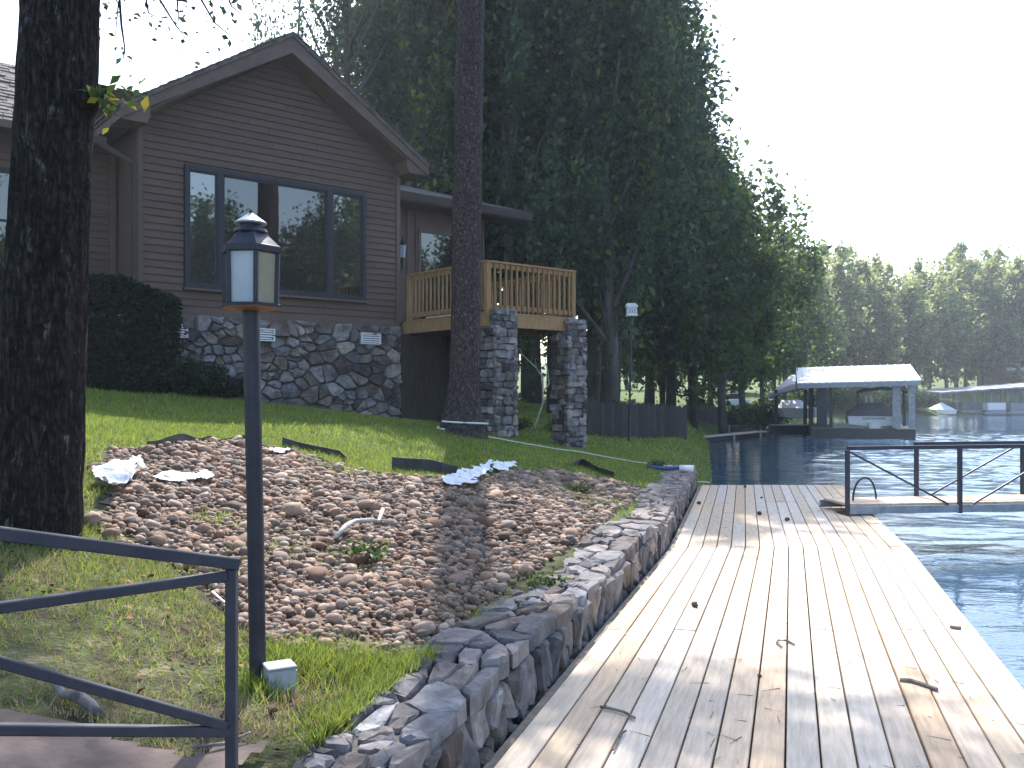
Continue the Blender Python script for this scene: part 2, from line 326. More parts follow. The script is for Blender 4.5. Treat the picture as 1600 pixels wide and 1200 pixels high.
WX, WY = np.meshgrid(wx_, wy_); wxr, wyr = WX.ravel(), WY.ravel(); WZ = np.zeros(wxr.shape); rw_ = np.random.default_rng(4)
for lam, amp, n in ((2.4, .011, 6), (1.1, .0085, 8), (.55, .0052, 10), (.34, .0026, 8)):
    for k in range(n):
        th = R(95) + rw_.normal(0, .55); l = lam*rw_.uniform(.75, 1.35); kx, ky = math.cos(th)*2*math.pi/l, math.sin(th)*2*math.pi/l
        WZ += amp*rw_.uniform(.5, 1)/math.sqrt(n)*1.5*np.sin(kx*wxr + ky*wyr + rw_.uniform(0, 6.28) + 2.2*vnoise(wxr, wyr, .35/lam, k+int(lam*10)))
lee = np.clip((-shore_dist(wxr, wyr) - .3)/9, .12, 1)      # calmer in the lee of the bank
gust = .55 + .9*vnoise(wxr*.35, wyr, .16, 77)
dens = np.clip((70 - np.hypot(wxr, wyr))/25, 0, 1)
WZ = LAKE_Z + 1.7*WZ*lee*gust*dens
n1_, n2_ = len(wx_), len(wy_); wi = (np.arange(n2_-1)[:, None]*n1_ + np.arange(n1_-1)[None, :]).ravel()
lake = link_mesh('lake', mesh_np('lake', np.stack([wxr, wyr, WZ], 1), np.stack([wi, wi+1, wi+n1_+1, wi+n1_], 1), smooth=True), water_mat()); tag(lake, kind='structure')

# ---------------- stone helpers ----------------
def voronoi(P, bounds, sx=1.0, near=18):
    """cells of points P in a box; x is squeezed by sx when measuring"""
    x0, x1, y0, y1 = bounds; S = np.array([sx, 1.0]); Q = P * S; out = []
    for i, p in enumerate(Q):
        poly = [(x0*sx, y0), (x1*sx, y0), (x1*sx, y1), (x0*sx, y1)]
        d = np.hypot(*(Q - p).T); nb = np.argsort(d)[1:near+1]
        for j in nb:
            q = Q[j]; mx, my = (p + q) / 2; dx, dy = q - p; new = []
            for k in range(len(poly)):
                a, b = poly[k], poly[(k+1) % len(poly)]
                fa = (a[0]-mx)*dx + (a[1]-my)*dy; fb = (b[0]-mx)*dx + (b[1]-my)*dy
                if fa <= 0: new.append(a)
                if fa*fb < 0:
                    t = fa/(fa-fb); new.append((a[0]+t*(b[0]-a[0]), a[1]+t*(b[1]-a[1])))
            poly = new
            if len(poly) < 3: break
        out.append([(a/sx, b) for a, b in poly] if len(poly) >= 3 else None)
    return out
def relaxed(n, bounds, sx, it=1):
    x0, x1, y0, y1 = bounds; P = np.stack([rng.uniform(x0, x1, n), rng.uniform(y0, y1, n)], 1)
    for _ in range(it):
        for i, c in enumerate(voronoi(P, bounds, sx)):
            if c: P[i] = P[i]*.35 + np.mean(c, 0)*.65
    return voronoi(P, bounds, sx)
def shrink(poly, g):
    """move every edge inwards by g, then round the corners once"""
    c = np.mean(poly, 0); n = len(poly); res = []
    for a in poly:
        d = np.array(a) - c; l = np.hypot(*d); res.append(c + d * max(.35, (l - g*1.25) / l))
    out = []
    for k in range(n):
        a, b = res[k], res[(k+1) % n]
        if np.hypot(*(b-a)) < .025: out.append((a+b)/2); continue
        out += [a*.86 + b*.14, a*.14 + b*.86]
    return out
def stone_part(poly, fn, g, proud, back, mat, parent, name='stone', jit=.008, tilt=.16, into=None):
    p = shrink(poly, g)
    if len(p) < 3: return None
    pj = []
    for k in range(len(p)):                               # ragged outline
        q0, q1 = np.array(p[k]), np.array(p[(k+1) % len(p)]); pj.append(q0 + np.array([rnd.uniform(-jit, jit), rnd.uniform(-jit, jit)])*.6)
        if np.hypot(*(q1-q0)) > .09 and len(p) < 12: pj.append((q0+q1)/2 + np.array([rnd.uniform(-jit, jit), rnd.uniform(-jit, jit)])*1.2)
    p = pj
    c = np.mean(p, 0); n = len(p); h = proud * rnd.uniform(.6, 1.35); ta, tb = rnd.uniform(-tilt, tilt), rnd.uniform(-tilt, tilt)
    vs = []
    for k, (sc, hh) in enumerate(((1.02, -back), (1.0, h*.55), (.88, h))):
        for a in p:
            q = c + (np.array(a) - c) * sc; e = h*0 + hh + (ta*(q[0]-c[0]) + tb*(q[1]-c[1]) if k else 0)
            if k: e += rnd.uniform(-jit, jit)
            vs.append(fn(q[0], q[1], e))
    cen = fn(c[0] + rnd.uniform(-.02, .02), c[1], h*1.0 + rnd.uniform(-jit, jit)*1.5); vs.append(cen)
    fs = [(i*n+k, i*n+(k+1) % n, (i+1)*n+(k+1) % n, (i+1)*n+k) for i in range(2) for k in range(n)]
    fs += [(2*n+k, 2*n+(k+1) % n, 3*n) for k in range(n)]
    if into is not None: into.add(vs, fs); return None
    mb = MB(); mb.add(vs, fs)
    return mb.build(name, mat, parent)

def coursed(bounds, hmin, hmax, wmin, wmax):
    x0, x1, z0, z1 = bounds; out = []; z = z0
    while z < z1 - .03:
        zt = min(z1, z + rnd.uniform(hmin, hmax)); zt = z1 if z1 - zt < .05 else zt; x = x0
        while x < x1 - .02:
            xt = min(x1, x + rnd.uniform(wmin, wmax)); xt = x1 if x1 - xt < wmin*.5 else xt; j = lambda: rnd.uniform(-.014, .014)
            if zt - z > .13 and xt - x < .2 and rnd.random() < .4:
                zm = (z+zt)/2 + j(); out += [[(x,z+j()),(xt,z+j()),(xt,zm),(x,zm)], [(x,zm),(xt,zm),(xt,zt+j()),(x,zt+j())]]
            else: out.append([(x+j()*.5,z+j()),(xt+j()*.5,z+j()),(xt+j()*.5,zt+j()),(x+j()*.5,zt+j())])
            x = xt
        z = zt
    return out
# ---------------- dock ----------------
# the dock lies in two straight runs that bend at y = 9.4
def dockL(y): return 1.69 + (.32 if y < 9.4 else .258)*(y-9.4)
def dockR(y): return 4.12 + (.304 if y < 9.4 else .262)*(y-9.4)
dock = thing('wooden_dock', 'long weathered plank dock running along the stone wall', 'dock', (1.7, 6, LAKE_Z))
runs = [(-4.0, 6.1), (6.1, 9.45), (9.45, 15.92)]
NP = 16
for ri, (ya, yb) in enumerate(runs):
    for k in range(NP):
        # butt joints inside a run
        cuts = [ya, yb]
        if ri == 0: cuts = [ya, rnd.uniform(-1.2, 1.5), yb] + ([rnd.choice([4.35, 5.3, 3.4])] if rnd.random() < .3 else [])
        if ri == 2: cuts = [ya, rnd.choice([12.2, 13.4, 11.4]), yb] if rnd.random() < .8 else [ya, yb]
        if ri == 1 and rnd.random() < .25: cuts = [ya, 7.7, yb]
        cuts = sorted(cuts)
        for c0, c1 in zip(cuts[:-1], cuts[1:]):
            def X(y, e):
                w0, w1 = dockL(y), dockR(y); return w0 + (w1-w0)*e
            g = .0048; e0, e1 = k/NP, (k+1)/NP; zz = rnd.uniform(-.003, .003); a, b = c0+.0025, c1-.0025
            v = []
            pc = Vector(((X(a,e0)+X(a,e1))/2, a, 0)); qc = Vector(((X(b,e0)+X(b,e1))/2, b, 0)); ang = math.atan2(-(qc.x-pc.x), qc.y-pc.y); Ln = (qc-pc).length
            wa = (X(a,e1)-X(a,e0))*math.cos(ang)/2 - g; wb_ = (X(b,e1)-X(b,e0))*math.cos(ang)/2 - g
            mb = MB(); ch = .004
            prof = lambda w: [(-w, -.038), (w, -.038), (w, -ch), (w-ch, 0), (-w+ch, 0), (-w, -ch)]
            A = [(x, 0, z) for x, z in prof(wa)]; Bv = [(x, Ln, z) for x, z in prof(wb_)]
            mb.add(A+Bv, [tuple(range(5,-1,-1)), tuple(range(6,12))] + [(i, (i+1)%6, (i+1)%6+6, i+6) for i in range(6)])
            o = mb.build('plank', MAT['wood'], dock, off=Vector((0,0,0)))
            o.location = Vector((pc.x, pc.y, zz)) - OFF[dock.name]; o.rotation_euler = (0, 0, ang)
for s in (-1, 1):                                     # outer frame boards, stringers and floats
    fx = dockL if s < 0 else dockR
    for (ya, yb) in ((-4, 9.4), (9.4, 15.9)):
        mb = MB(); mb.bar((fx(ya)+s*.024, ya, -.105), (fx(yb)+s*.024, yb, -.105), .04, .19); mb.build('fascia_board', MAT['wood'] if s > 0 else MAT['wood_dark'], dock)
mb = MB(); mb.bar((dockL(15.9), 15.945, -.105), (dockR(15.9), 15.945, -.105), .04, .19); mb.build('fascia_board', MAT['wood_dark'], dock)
mb = MB()
for e in (.12, .37, .63, .88):
    for (ya, yb) in ((-4, 9.4), (9.4, 15.85)):
        x = lambda y: dockL(y) + (dockR(y)-dockL(y))*e
        mb.bar((x(ya), ya, -.12), (x(yb), yb, -.12), .05, .15)
mb.build('stringer', MAT['wood_dark'], dock)
for ya, yb in ((-3.9, -.8), (-.6, 2.6), (2.8, 6.0), (6.2, 9.2), (9.5, 12.6), (12.8, 15.8)):
    mb = MB(); v = []
    for z in (-.62, -.20):
        for y, e in ((ya,.05),(ya,.95),(yb,.95),(yb,.05)): v.append((dockL(y)+(dockR(y)-dockL(y))*e, y, z))
    mb.add(v, [(0,3,2,1),(4,5,6,7),(0,1,5,4),(1,2,6,5),(2,3,7,6),(3,0,4,7)]); mb.build('float', MAT['black'], dock, bevel=.02)

# ---------------- retaining wall ----------------
def wallx(y): return np.interp(y, [-4.9, 9.4, 17], [-2.95, 1.59, 3.52])
def WP(y, d, z):
    s = .3175 if y < 8.9 else (.254 if y > 9.9 else .3175 + (y-8.9)*(.254-.3175)); c = 1/math.hypot(1, s)
    return (wallx(y) - d*c, y + d*s*c, z)
wall = thing('retaining_wall', 'low dry-laid stone retaining wall between the gravel bank and the dock', 'retaining wall', (1.0, 8, -.4))
mb = MB(); ys = list(np.arange(-1, 16.45, .6)) + [16.45]; v = []
for y in ys: v += [WP(y, .06, -.8), WP(y, .06, .25), WP(y, .50, .27), WP(y, .50, -.2)]
mb.add(v, [(i*4+k, i*4+k+1, i*4+k+5, i*4+k+4) for i in range(len(ys)-1) for k in range(3)] + [(0,1,2,3), tuple(len(v)-4+k for k in range(4))])
mb.build('wall_core', MAT['mortar'], wall)
def wall_cells(n, y0, y1, b0, b1, sx):                # stones grow with distance so that the near ones stay fine
    w = lambda u: y0 + (y1-y0)*u
    return relaxed(n, (y0, y1, b0, b1), sx)
far_stones = MB()
for (y0, y1, nf, nc, acc) in ((1.0, 4.8, 92, 84, None), (4.8, 9.4, 78, 46, None), (9.4, 16.45, 110, 62, far_stones)):
    for c in wall_cells(nf, y0, y1, -.50, .235, 1.55):
        if c: stone_part(c, lambda a, b, h: WP(a, -h+.035, b), .010, .05, .05, MAT['stone'], wall, jit=.011, into=acc)
    for c in wall_cells(nc, y0, y1, 0.0, .50, .62):
        if c:
            def top(a, b, h):
                x, y, _ = WP(a, b, 0); return (x, y, .27 + .03*math.sin(a*1.7) + h)
            stone_part(c, top, .009, .032, .06, MAT['stone'], wall, jit=.012, tilt=.09, into=acc)

far_stones.build('stones', MAT['stone'], wall, kind='stuff')
# ---------------- path slab ----------------
path = MB(); zc = .40
pp = [on_z(-300,1150,zc), on_z(120,1139,zc), on_z(215,1152,zc), on_z(300,1163,zc), on_z(345,1143,zc), on_z(455,1131,zc), on_z(545,1131,zc), on_z(500,1200,zc), on_z(430,1290,zc), on_z(-400,1330,zc), on_z(-900,1250,zc)]
PATH2 = [(p.x, p.y) for p in pp]
def inpoly(x, y, poly):
    x = np.asarray(x); y = np.asarray(y); r = np.zeros(x.shape, bool); n = len(poly)
    for i in range(n):
        x1, y1 = poly[i]; x2, y2 = poly[(i+1) % n]
        c = ((y1 > y) != (y2 > y)) & (x < (x2-x1)*(y-y1)/(y2-y1+1e-12) + x1); r ^= c
    return r
pxs = np.arange(-4.2, -.2, .035); pys = np.arange(1.2, 3.7, .035); PX_, PY_ = np.meshgrid(pxs, pys); PX_, PY_ = PX_.ravel(), PY_.ravel()
okp = inpoly(PX_, PY_, PATH2) & (shore_dist(PX_, PY_) > .45); npx = len(pxs); PZ_ = gz(PX_, PY_)*.35 + .65*(.40 + .06*(PX_+1.5)*-.5) ; PZ_ = np.maximum(PZ_, gz(PX_, PY_) + .006)
fl = [(q*npx+i, q*npx+i+1, (q+1)*npx+i+1, (q+1)*npx+i) for q in range(len(pys)-1) for i in range(npx-1) if okp[q*npx+i] and okp[q*npx+i+1] and okp[(q+1)*npx+i+1] and okp[(q+1)*npx+i]]
po = link_mesh('path', mesh_np('path', np.stack([PX_, PY_, PZ_], 1), np.array(fl), smooth=True), MAT['concrete']); tag(po, kind='structure')

# ---------------- river stone bed ----------------
def inpoly(x, y, poly):
    x = np.asarray(x); y = np.asarray(y); r = np.zeros(x.shape, bool); n = len(poly)
    for i in range(n):
        x1, y1 = poly[i]; x2, y2 = poly[(i+1) % n]
        c = ((y1 > y) != (y2 > y)) & (x < (x2-x1)*(y-y1)/(y2-y1+1e-12) + x1); r ^= c
    return r
GPX = [(150,765),(172,706),(236,702),(330,692),(400,694),(450,706),(540,728),(615,748),(720,752),(795,738),(880,738),(950,752),(1010,768),(1050,784)]
GPX2 = [(695,1052),(610,1040),(520,1028),(425,1012),(400,990),(350,945),(280,890),(215,855),(140,815)]
bed_poly = [tuple(on_ground(u, v)[:2]) for u, v in GPX] + [WP(y, .47, 0)[:2] for y in (14.2, 13, 11.5, 10, 8.5, 7.2, 6, 5, 4.4)] + [tuple(on_ground(u, v)[:2]) for u, v in GPX2]
bx = [p[0] for p in bed_poly]; by = [p[1] for p in bed_poly]
bed = thing('stone_bed', None, None, (-1.5, 7, .3), kind='structure')
def pebble(seg=7, seed=0):
    r = random.Random(seed); V = [(0, 0, -1)]; rings = 3
    for i in range(1, rings+1):
        ph = -math.pi/2 + math.pi*i/(rings+1)
        for k in range(seg):
            t = 2*math.pi*(k + .5*(i % 2))/seg; w = r.uniform(.86, 1.10)
            V.append((math.cos(ph)*math.cos(t)*w, math.cos(ph)*math.sin(t)*w, math.sin(ph)*r.uniform(.9, 1.1)))
    V.append((0, 0, 1)); Fc = []
    for k in range(seg): Fc.append((0, 1+(k+1) % seg, 1+k))
    for i in range(rings-1):
        for k in range(seg):
            a, b = 1+i*seg+k, 1+i*seg+(k+1) % seg; c, d = a+seg, b+seg
            Fc += [(a, b, d), (a, d, c)]
    for k in range(seg): Fc.append((1+(rings-1)*seg+k, 1+(rings-1)*seg+(k+1) % seg, len(V)-1))
    return np.array(V, float), np.array(Fc)
PEB = [pebble(7, s) for s in range(6)]
def scatter_stones(n, size):
    x = rng.uniform(min(bx), max(bx), n*3); y = rng.uniform(min(by), max(by), n*3)
    wob = .25*(vnoise(x, y, 1.3, 9)-.5)
    k = inpoly(x + wob, y + wob, bed_poly) & (shore_dist(x, y) > .5)
    thin = vnoise(x, y, .9, 4) < .88; k &= thin | (rng.random(len(x)) < .5)
    x, y = x[k][:n], y[k][:n]; s = size(len(x), y)
    sc = np.stack([s*rng.uniform(.8, 1.35, len(s)), s*rng.uniform(.7, 1.1, len(s)), s*rng.uniform(.42, .75, len(s))], 1)
    th = rng.uniform(0, 6.28, len(s)); tx = rng.normal(0, .28, len(s)); ty = rng.normal(0, .28, len(s))
    return x, y, gz(x, y) + sc[:, 2]*.30 + rng.uniform(-.01, .025, len(s)), sc, th, tx, ty
def rotm(th, tx, ty):
    c, s = np.cos(th), np.sin(th); o, l = np.zeros_like(c), np.ones_like(c)
    Rz = np.stack([c,-s,o, s,c,o, o,o,l], -1).reshape(-1,3,3)
    c, s = np.cos(tx), np.sin(tx); Rx = np.stack([l,o,o, o,c,-s, o,s,c], -1).reshape(-1,3,3)
    c, s = np.cos(ty), np.sin(ty); Ry = np.stack([c,o,s, o,l,o, -s,o,c], -1).reshape(-1,3,3)
    return Rx @ Ry @ Rz
szf = lambda n, y: np.clip(rng.lognormal(-3.90, .46, n), .010, .085) * np.interp(y, [3.5, 7, 13], [.84, 1.05, 1.3])
x, y, z, sc, th, tx, ty = scatter_stones(27000, szf); Rm = rotm(th, tx, ty)
app = sc[:, 0] / np.hypot(x, y); order = np.argsort(-app); big = order[:300]; rest = order[300:]
pm = []
for s_i, (V, Fc) in enumerate(PEB):
    me = mesh_np('river_stone', V, Fc, smooth=True); me.materials.append(MAT['river']); pm.append(me)
for i in big:
    o = link_mesh('river_stone', pm[int(i) % 6], None, bed)
    mw = Matrix.Translation(Vector((x[i], y[i], z[i])) - OFF[bed.name]) @ Matrix(Rm[i].tolist()).to_4x4() @ Matrix.Diagonal((*sc[i], 1))
    o.matrix_local = mw
Vs, Fs, nv = [], [], 0
for s_i, (V, Fc) in enumerate(PEB):
    ii = rest[rest % 6 == s_i]
    W = np.einsum('nij,nkj->nki', Rm[ii], V[None]*sc[ii][:, None, :]) + np.stack([x[ii], y[ii], z[ii]], 1)[:, None, :] - np.array(OFF[bed.name])
    Vs.append(W.reshape(-1, 3)); Fs.append((Fc[None] + (np.arange(len(ii))*len(V))[:, None, None] + nv).reshape(-1, 3)); nv += len(ii)*len(V)
o = link_mesh('gravel', mesh_np('gravel', np.concatenate(Vs), np.concatenate(Fs), smooth=True), MAT['river'], bed); o['kind'] = 'stuff'
# bare earth under the stones
bz = MB()
gxx = np.arange(min(bx)-.1, max(bx)+.1, .12); gyy = np.arange(min(by)-.1, max(by)+.1, .12); QX, QY = np.meshgrid(gxx, gyy)
QZ = gz(QX.ravel(), QY.ravel()) + .010; ok = inpoly(QX.ravel(), QY.ravel(), bed_poly) & (shore_dist(QX.ravel(), QY.ravel()) > .42)
nx2 = len(gxx); fl = [(j*nx2+i, j*nx2+i+1, (j+1)*nx2+i+1, (j+1)*nx2+i) for j in range(len(gyy)-1) for i in range(nx2-1) if ok[j*nx2+i] and ok[(j+1)*nx2+i+1] and ok[j*nx2+i+1] and ok[(j+1)*nx2+i]]
MAT['earth'] = M('bed_earth', (.085,.058,.043), (.19,.135,.10), scale=9, rough=.95, bump=.6, bscale=40, coords='World', detail=8)
o = link_mesh('earth', mesh_np('earth', np.stack([QX.ravel(), QY.ravel(), QZ], 1) - np.array(OFF[bed.name]), np.array(fl), smooth=True), MAT['earth'], bed)

# ---------------- house ----------------
HO = Vector((-6.37, 15.25, 0)); HA = math.atan2(.638, .770); HB = 1.0
house = thing('brown_house', 'brown clapboard lake house with stone foundation and big picture window', 'house', (HO.x, HO.y, HB), rotz=HA)
def H2W(lx, ly, z=0):
    c, s = math.cos(HA), math.sin(HA); return Vector((HO.x + lx*c - ly*s, HO.y + lx*s + ly*c, z))
W = 5.26; ZF = 3.05; RX = 2.60; RZ = 8.28; SL = .64
gab = lambda x: RZ - .34 - SL*abs(x - RX)
fnd = MB(); fnd.box(-.02, W, .05, .35, .6, ZF-.02).box(W-.3, W-.001, .3, 6, .2, ZF-.02).build('foundation', MAT['mortar'], house)
found = [c for c in house.children if c.name.startswith('foundation')][0]
def gnd(lx, ly=0): p = H2W(lx, ly); return gz1(p.x, p.y)
VENT = [(.62, 2.72), (2.25, 2.72), (4.55, 2.74)]
cells = relaxed(215, (-.05, W+.02, .85, ZF-.03), .72)
for c in cells:
    if not c: continue
    m = np.mean(c, 0)
    if m[1] < gnd(m[0]) - .22: continue
    if any(abs(m[0]-a) < .26 and abs(m[1]-b) < .14 for a, b in VENT): continue
    stone_part(c, lambda a, b, h: (a, .05-h, b), .011, .085, .06, MAT['house_stone'], found, jit=.018, tilt=.2)
cells = relaxed(26, (.0, 1.6, .5, ZF-.03), 1.0)        # return at the right corner
for c in cells:
    if c: stone_part(c, lambda a, b, h: (W-.001+h, a, b), .016, .06, .05, MAT['house_stone'], found, jit=.012)
for a, b in VENT:
    fr = MB(); fr.box(a-.20, a+.20, -.05, .06, b-.115, b-.095).box(a-.20, a+.20, -.05, .06, b+.095, b+.115).box(a-.22, a-.20, -.05, .06, b-.115, b+.115).box(a+.20, a+.22, -.05, .06, b-.115, b+.115)
    vo = fr.build('vent', MAT['white'], house)
    MB().box(a-.2, a+.2, .0, .05, b-.095, b+.095).build('vent_back', MAT['black'], vo)
    for k in range(4):
        z = b - .07 + k*.045; s = MB(); s.add([(a-.2,-.045,z-.012),(a+.2,-.045,z-.012),(a+.2,-.01,z+.014),(a-.2,-.01,z+.014),(a-.2,-.045,z-.004),(a+.2,-.045,z-.004),(a+.2,-.01,z+.022),(a-.2,-.01,z+.022)],
              [(0,3,2,1),(4,5,6,7),(0,1,5,4),(1,2,6,5),(2,3,7,6),(3,0,4,7)]); s.build('slat', MAT['white'], vo)
# front wall: core and one object for every clapboard
wx0, wx1, wz0, wz1 = .86, 4.36, 3.56, 5.58
core = MB(); core.prism([(0.02,ZF),(W-.02,ZF),(W-.02,gab(W)-.02),(RX,gab(RX)-.02),(.02,gab(0)-.02)], .06, .16)
fw = core.build('front_wall', MAT['trim'], house)
ex = .127; z = ZF
def clap(x0a, x1a, x0b, x1b, z0, z1, y=0.06):
    m = MB(); t0, t1 = .038, .008
    m.add([(x0a,y,z0),(x1a,y,z0),(x1b,y,z1),(x0b,y,z1),(x0a,y-t0,z0),(x1a,y-t0,z0),(x1b,y-t1,z1),(x0b,y-t1,z1)],
          [(0,1,2,3),(4,7,6,5),(0,4,5,1),(1,5,6,2),(2,6,7,3),(3,7,4,0)]); return m
MB().box(-.01, W+.01, .0, .10, ZF-.14, ZF-.004).build('skirt_board', MAT['trim'], house)
while z < RZ - .5:
    z1 = z + ex + .012; top = RZ - .30
    def lim(zz):
        if zz <= gab(0): return .09, W-.09
        d = (gab(RX) - zz)/SL; return max(.09, RX-d), min(W-.09, RX+d)
    a0, b0 = lim(z); a1, b1 = lim(min(z1, gab(RX)-.01))
    if b1 - a1 < .05: break
    spans = [(a0, b0, a1, b1)]
    if z1 > wz0-.06 and z < wz1+.06: spans = [(a0, wx0-.07, a1, wx0-.07), (wx1+.07, b0, wx1+.07, b1)]
    for s in spans:
        if s[1]-s[0] > 2.3:
            q = s[0] + (s[1]-s[0])*rnd.uniform(.3, .7); parts = [(s[0], q-.002, s[2], q-.002), (q+.002, s[1], q+.002, s[3])]
        else: parts = [s]
        for p in parts: clap(p[0], p[1], p[2], p[3], z, z1).build('siding_board', MAT['siding'], fw)
    z += ex
for x in (0, W-.09): MB().box(x, x+.09, -.0, .10, ZF-.002, gab(0 if x == 0 else W)-.03).build('corner_board', MAT['trim'], house)
# side wall of the gable, seen past the right corner, and its left twin
for x in (.02, W-.06):
    MB().box(x, x+.04, .16, 7, ZF, gab(0)).build('side_wall', MAT['siding'], house)
# picture window
win = MB()
for (a, b, c, d) in ((wx0-.07,wx1+.07,wz1,wz1+.08),(wx0-.07,wx1+.07,wz0-.07,wz0),(wx0-.07,wx0,wz0,wz1),(wx1,wx1+.07,wz0,wz1)): win.box(a, b, -.035, .08, c, d)
wo_ = win.build('window', MAT['dark_metal'], house)
for mx_ in (1.43, 3.62): MB().box(mx_-.05, mx_+.05, -.03, .07, wz0, wz1).build('mullion', MAT['dark_metal'], wo_)
for k, (a, b) in enumerate(((wx0, 1.38), (1.48, 3.57), (3.67, wx1))):
    fr = MB(); w_ = .035
    for q in ((a,a+w_,wz0,wz1),(b-w_,b,wz0,wz1),(a+w_,b-w_,wz0,wz0+w_),(a+w_,b-w_,wz1-w_,wz1)): fr.box(q[0]+.001,q[1]-.001,-.01,.05,q[2]+.001,q[3]-.001)
    fr.build('sash', MAT['dark_metal'], wo_)
    MB().box(a+.002, b-.002, .012+.002*k, .03, wz0+.002, wz1-.002).build('pane', MAT['pane'] if k == 1 else MAT['pane_side'], wo_)
sill = MB().box(wx0-.10, wx1+.10, -.06, .02, wz0-.11, wz0-.072); sill.build('sill', MAT['trim'], wo_)
# roof of the gable
rf = MB(); y0r, y1r = -.50, 8.0; e = 3.03; th = .07
for s in (-1, 1):
    a = [(RX, RZ), (RX + s*e, RZ - SL*e), (RX + s*e, RZ - SL*e - th), (RX, RZ - th)]
    rf.prism(a, y0r-.03, y1r)
roof = rf.build('roof', MAT['roof'], house)
for s in (-1, 1):                                       # shingle courses standing proud of each other
    n = 22
    m = MB()
    for k in range(n):
        d0, d1 = e*k/n, e*(k+1)/n+.06
        for j in range(26):
            ya = y0r-.05 + j*.33 + rnd.uniform(-.02,.02); zz = rnd.uniform(0, .012)
            m.prism([(RX+s*d0, RZ-SL*d0+.006), (RX+s*d1, RZ-SL*d1+.028+zz), (RX+s*d1, RZ-SL*d1+.008)], ya, ya+.32)
    m.build('shingles', MAT['roof'], roof, kind='stuff')
    fb = MB(); fb.prism([(RX, RZ-th-.002), (RX+s*e, RZ-SL*e-th-.002), (RX+s*e, RZ-SL*e-th-.15), (RX, RZ-th-.30)][:4], y0r, y0r+.04)
    fb.build('rake_board', MAT['trim'], house)
    ex_ = RX + s*(e-.42); tip = RX + s*(e-.01); zb = RZ - SL*e
    rt = MB(); rt.prism([(tip, zb-.075), (RX+s*(e-.50), zb-.075+.50*SL-.01), (RX+s*(e-.50), zb-.10), (RX+s*(e-.44), zb-.22), (tip, zb-.22)], y0r+.042, .02)
    rt.build('eave_return', MAT['trim'], house)
    sf = MB(); sf.prism([(RX, RZ-.30), (RX+s*(e-.45), RZ-SL*(e-.45)-.30), (RX+s*(e-.45), RZ-SL*(e-.45)-.27), (RX, RZ-.27)], y0r+.045, .055)
    sf.build('soffit', MAT['trim'], house)
    MB().box(min(tip, ex_+s*.1), max(tip, ex_+s*.1), .06, y1r, zb-.22, zb-.085).build('eave_box', MAT['trim'], house)
# left wing
LY = 1.2; EV = 6.02
MB().box(-9, -.001, LY+.0, LY+.14, .9, EV).build('wing_wall', MAT['trim'], house)
lw = [c for c in house.children if c.name.startswith('wing_wall')][0]
lwin = [(-1.95, -.78, 3.72, 5.32), (-4.2, -2.9, 3.72, 5.2)]
z = 1.6
while z < EV - .05:
    xs = [-9] + [q for a in sorted(lwin) if z+ex > a[2]-.05 and z < a[3]+.05 for q in (a[0]-.06, a[1]+.06)] + [-.04]
    for a, b in zip(xs[::2], xs[1::2]): clap(a, b, a, b, z, z+ex+.012, LY).build('siding_board', MAT['siding'], lw)
    z += ex
MB().box(-.14, -.03, LY-.05, LY-.002, 1.6, EV).build('corner_board', MAT['trim'], house)
for (a, b, c, d) in lwin:
    f_ = MB()
    for q in ((a-.06,b+.06,d,d+.06),(a-.06,b+.06,c-.06,c),(a-.06,a,c,d),(b,b+.06,c,d)): f_.box(q[0],q[1],LY-.06,LY-.001,q[2],q[3])
    w_ = f_.build('window', MAT['dark_metal'], house)
    MB().box(a, b, LY-.025, LY-.005, c, d).build('pane', MAT['pane'], w_)
    MB().box(a, b, LY-.045, LY-.027, (c+d)/2-.02, (c+d)/2+.02).build('sash', MAT['dark_metal'], w_)
RY = 3.7
rl = MB(); s_ = .64; y_e = LY-.45
zz0 = EV + .06
rl.add([(-9.3,y_e,zz0),(-.3,y_e,zz0),(-.3,RY,zz0+(RY-y_e)*s_),(-9.3,RY,zz0+(RY-y_e)*s_),(-9.3,y_e,zz0-.1),(-.3,y_e,zz0-.1),(-.3,RY,zz0+(RY-y_e)*s_-.1),(-9.3,RY,zz0+(RY-y_e)*s_-.1)],
       [(0,1,2,3),(4,7,6,5),(0,4,5,1),(1,5,6,2),(2,6,7,3),(3,7,4,0)])
rl.add([(-9.3,RY+.01,zz0+(RY-y_e)*s_),(2.0,RY+.01,zz0+(RY-y_e)*s_),(2.0,RY+4,zz0+.4),(-9.3,RY+4,zz0+.4)], [(0,1,2,3)])
wr = rl.build('wing_roof', MAT['roof'], house)
for k in range(19):
    y0 = y_e + k*.155 - .02; x = -4.6 + rnd.uniform(-.1, 0)
    while x < -.5:
        w_ = rnd.uniform(.16, .30); t = rnd.uniform(.02, .045); zz = zz0 + (y0-y_e)*s_; y1 = y0+.21; z1 = zz0 + (y1-y_e)*s_
        if x < -1.2:
            m = MB(); yy = y0 + rnd.uniform(-.025, .02)
            m.add([(x,yy,zz+.005),(x+w_-.012,yy,zz+.005),(x+w_-.012,y1,z1+.002),(x,y1,z1+.002),(x,yy,zz+t),(x+w_-.012,yy,zz+t),(x+w_-.012,y1,z1+.010),(x,y1,z1+.010)],
                  [(0,3,2,1),(4,5,6,7),(0,1,5,4),(1,2,6,5),(2,3,7,6),(3,0,4,7)]); m.build('shingle', MAT['roof'], wr)
        x += w_
MB().box(-9.3, -.32, y_e-.10, y_e-.002, zz0-.13, zz0-.01).build('gutter', MAT['trim'], house)
ds = MB(); ds.bar((-.42, y_e-.05, zz0-.12), (-.06, -.04, zz0-.55), .075, .075).bar((-.06, -.045, zz0-.50), (-.06, -.045, 1.7), .085, .075)
ds.build('downspout', MAT['trim_dark'], house)
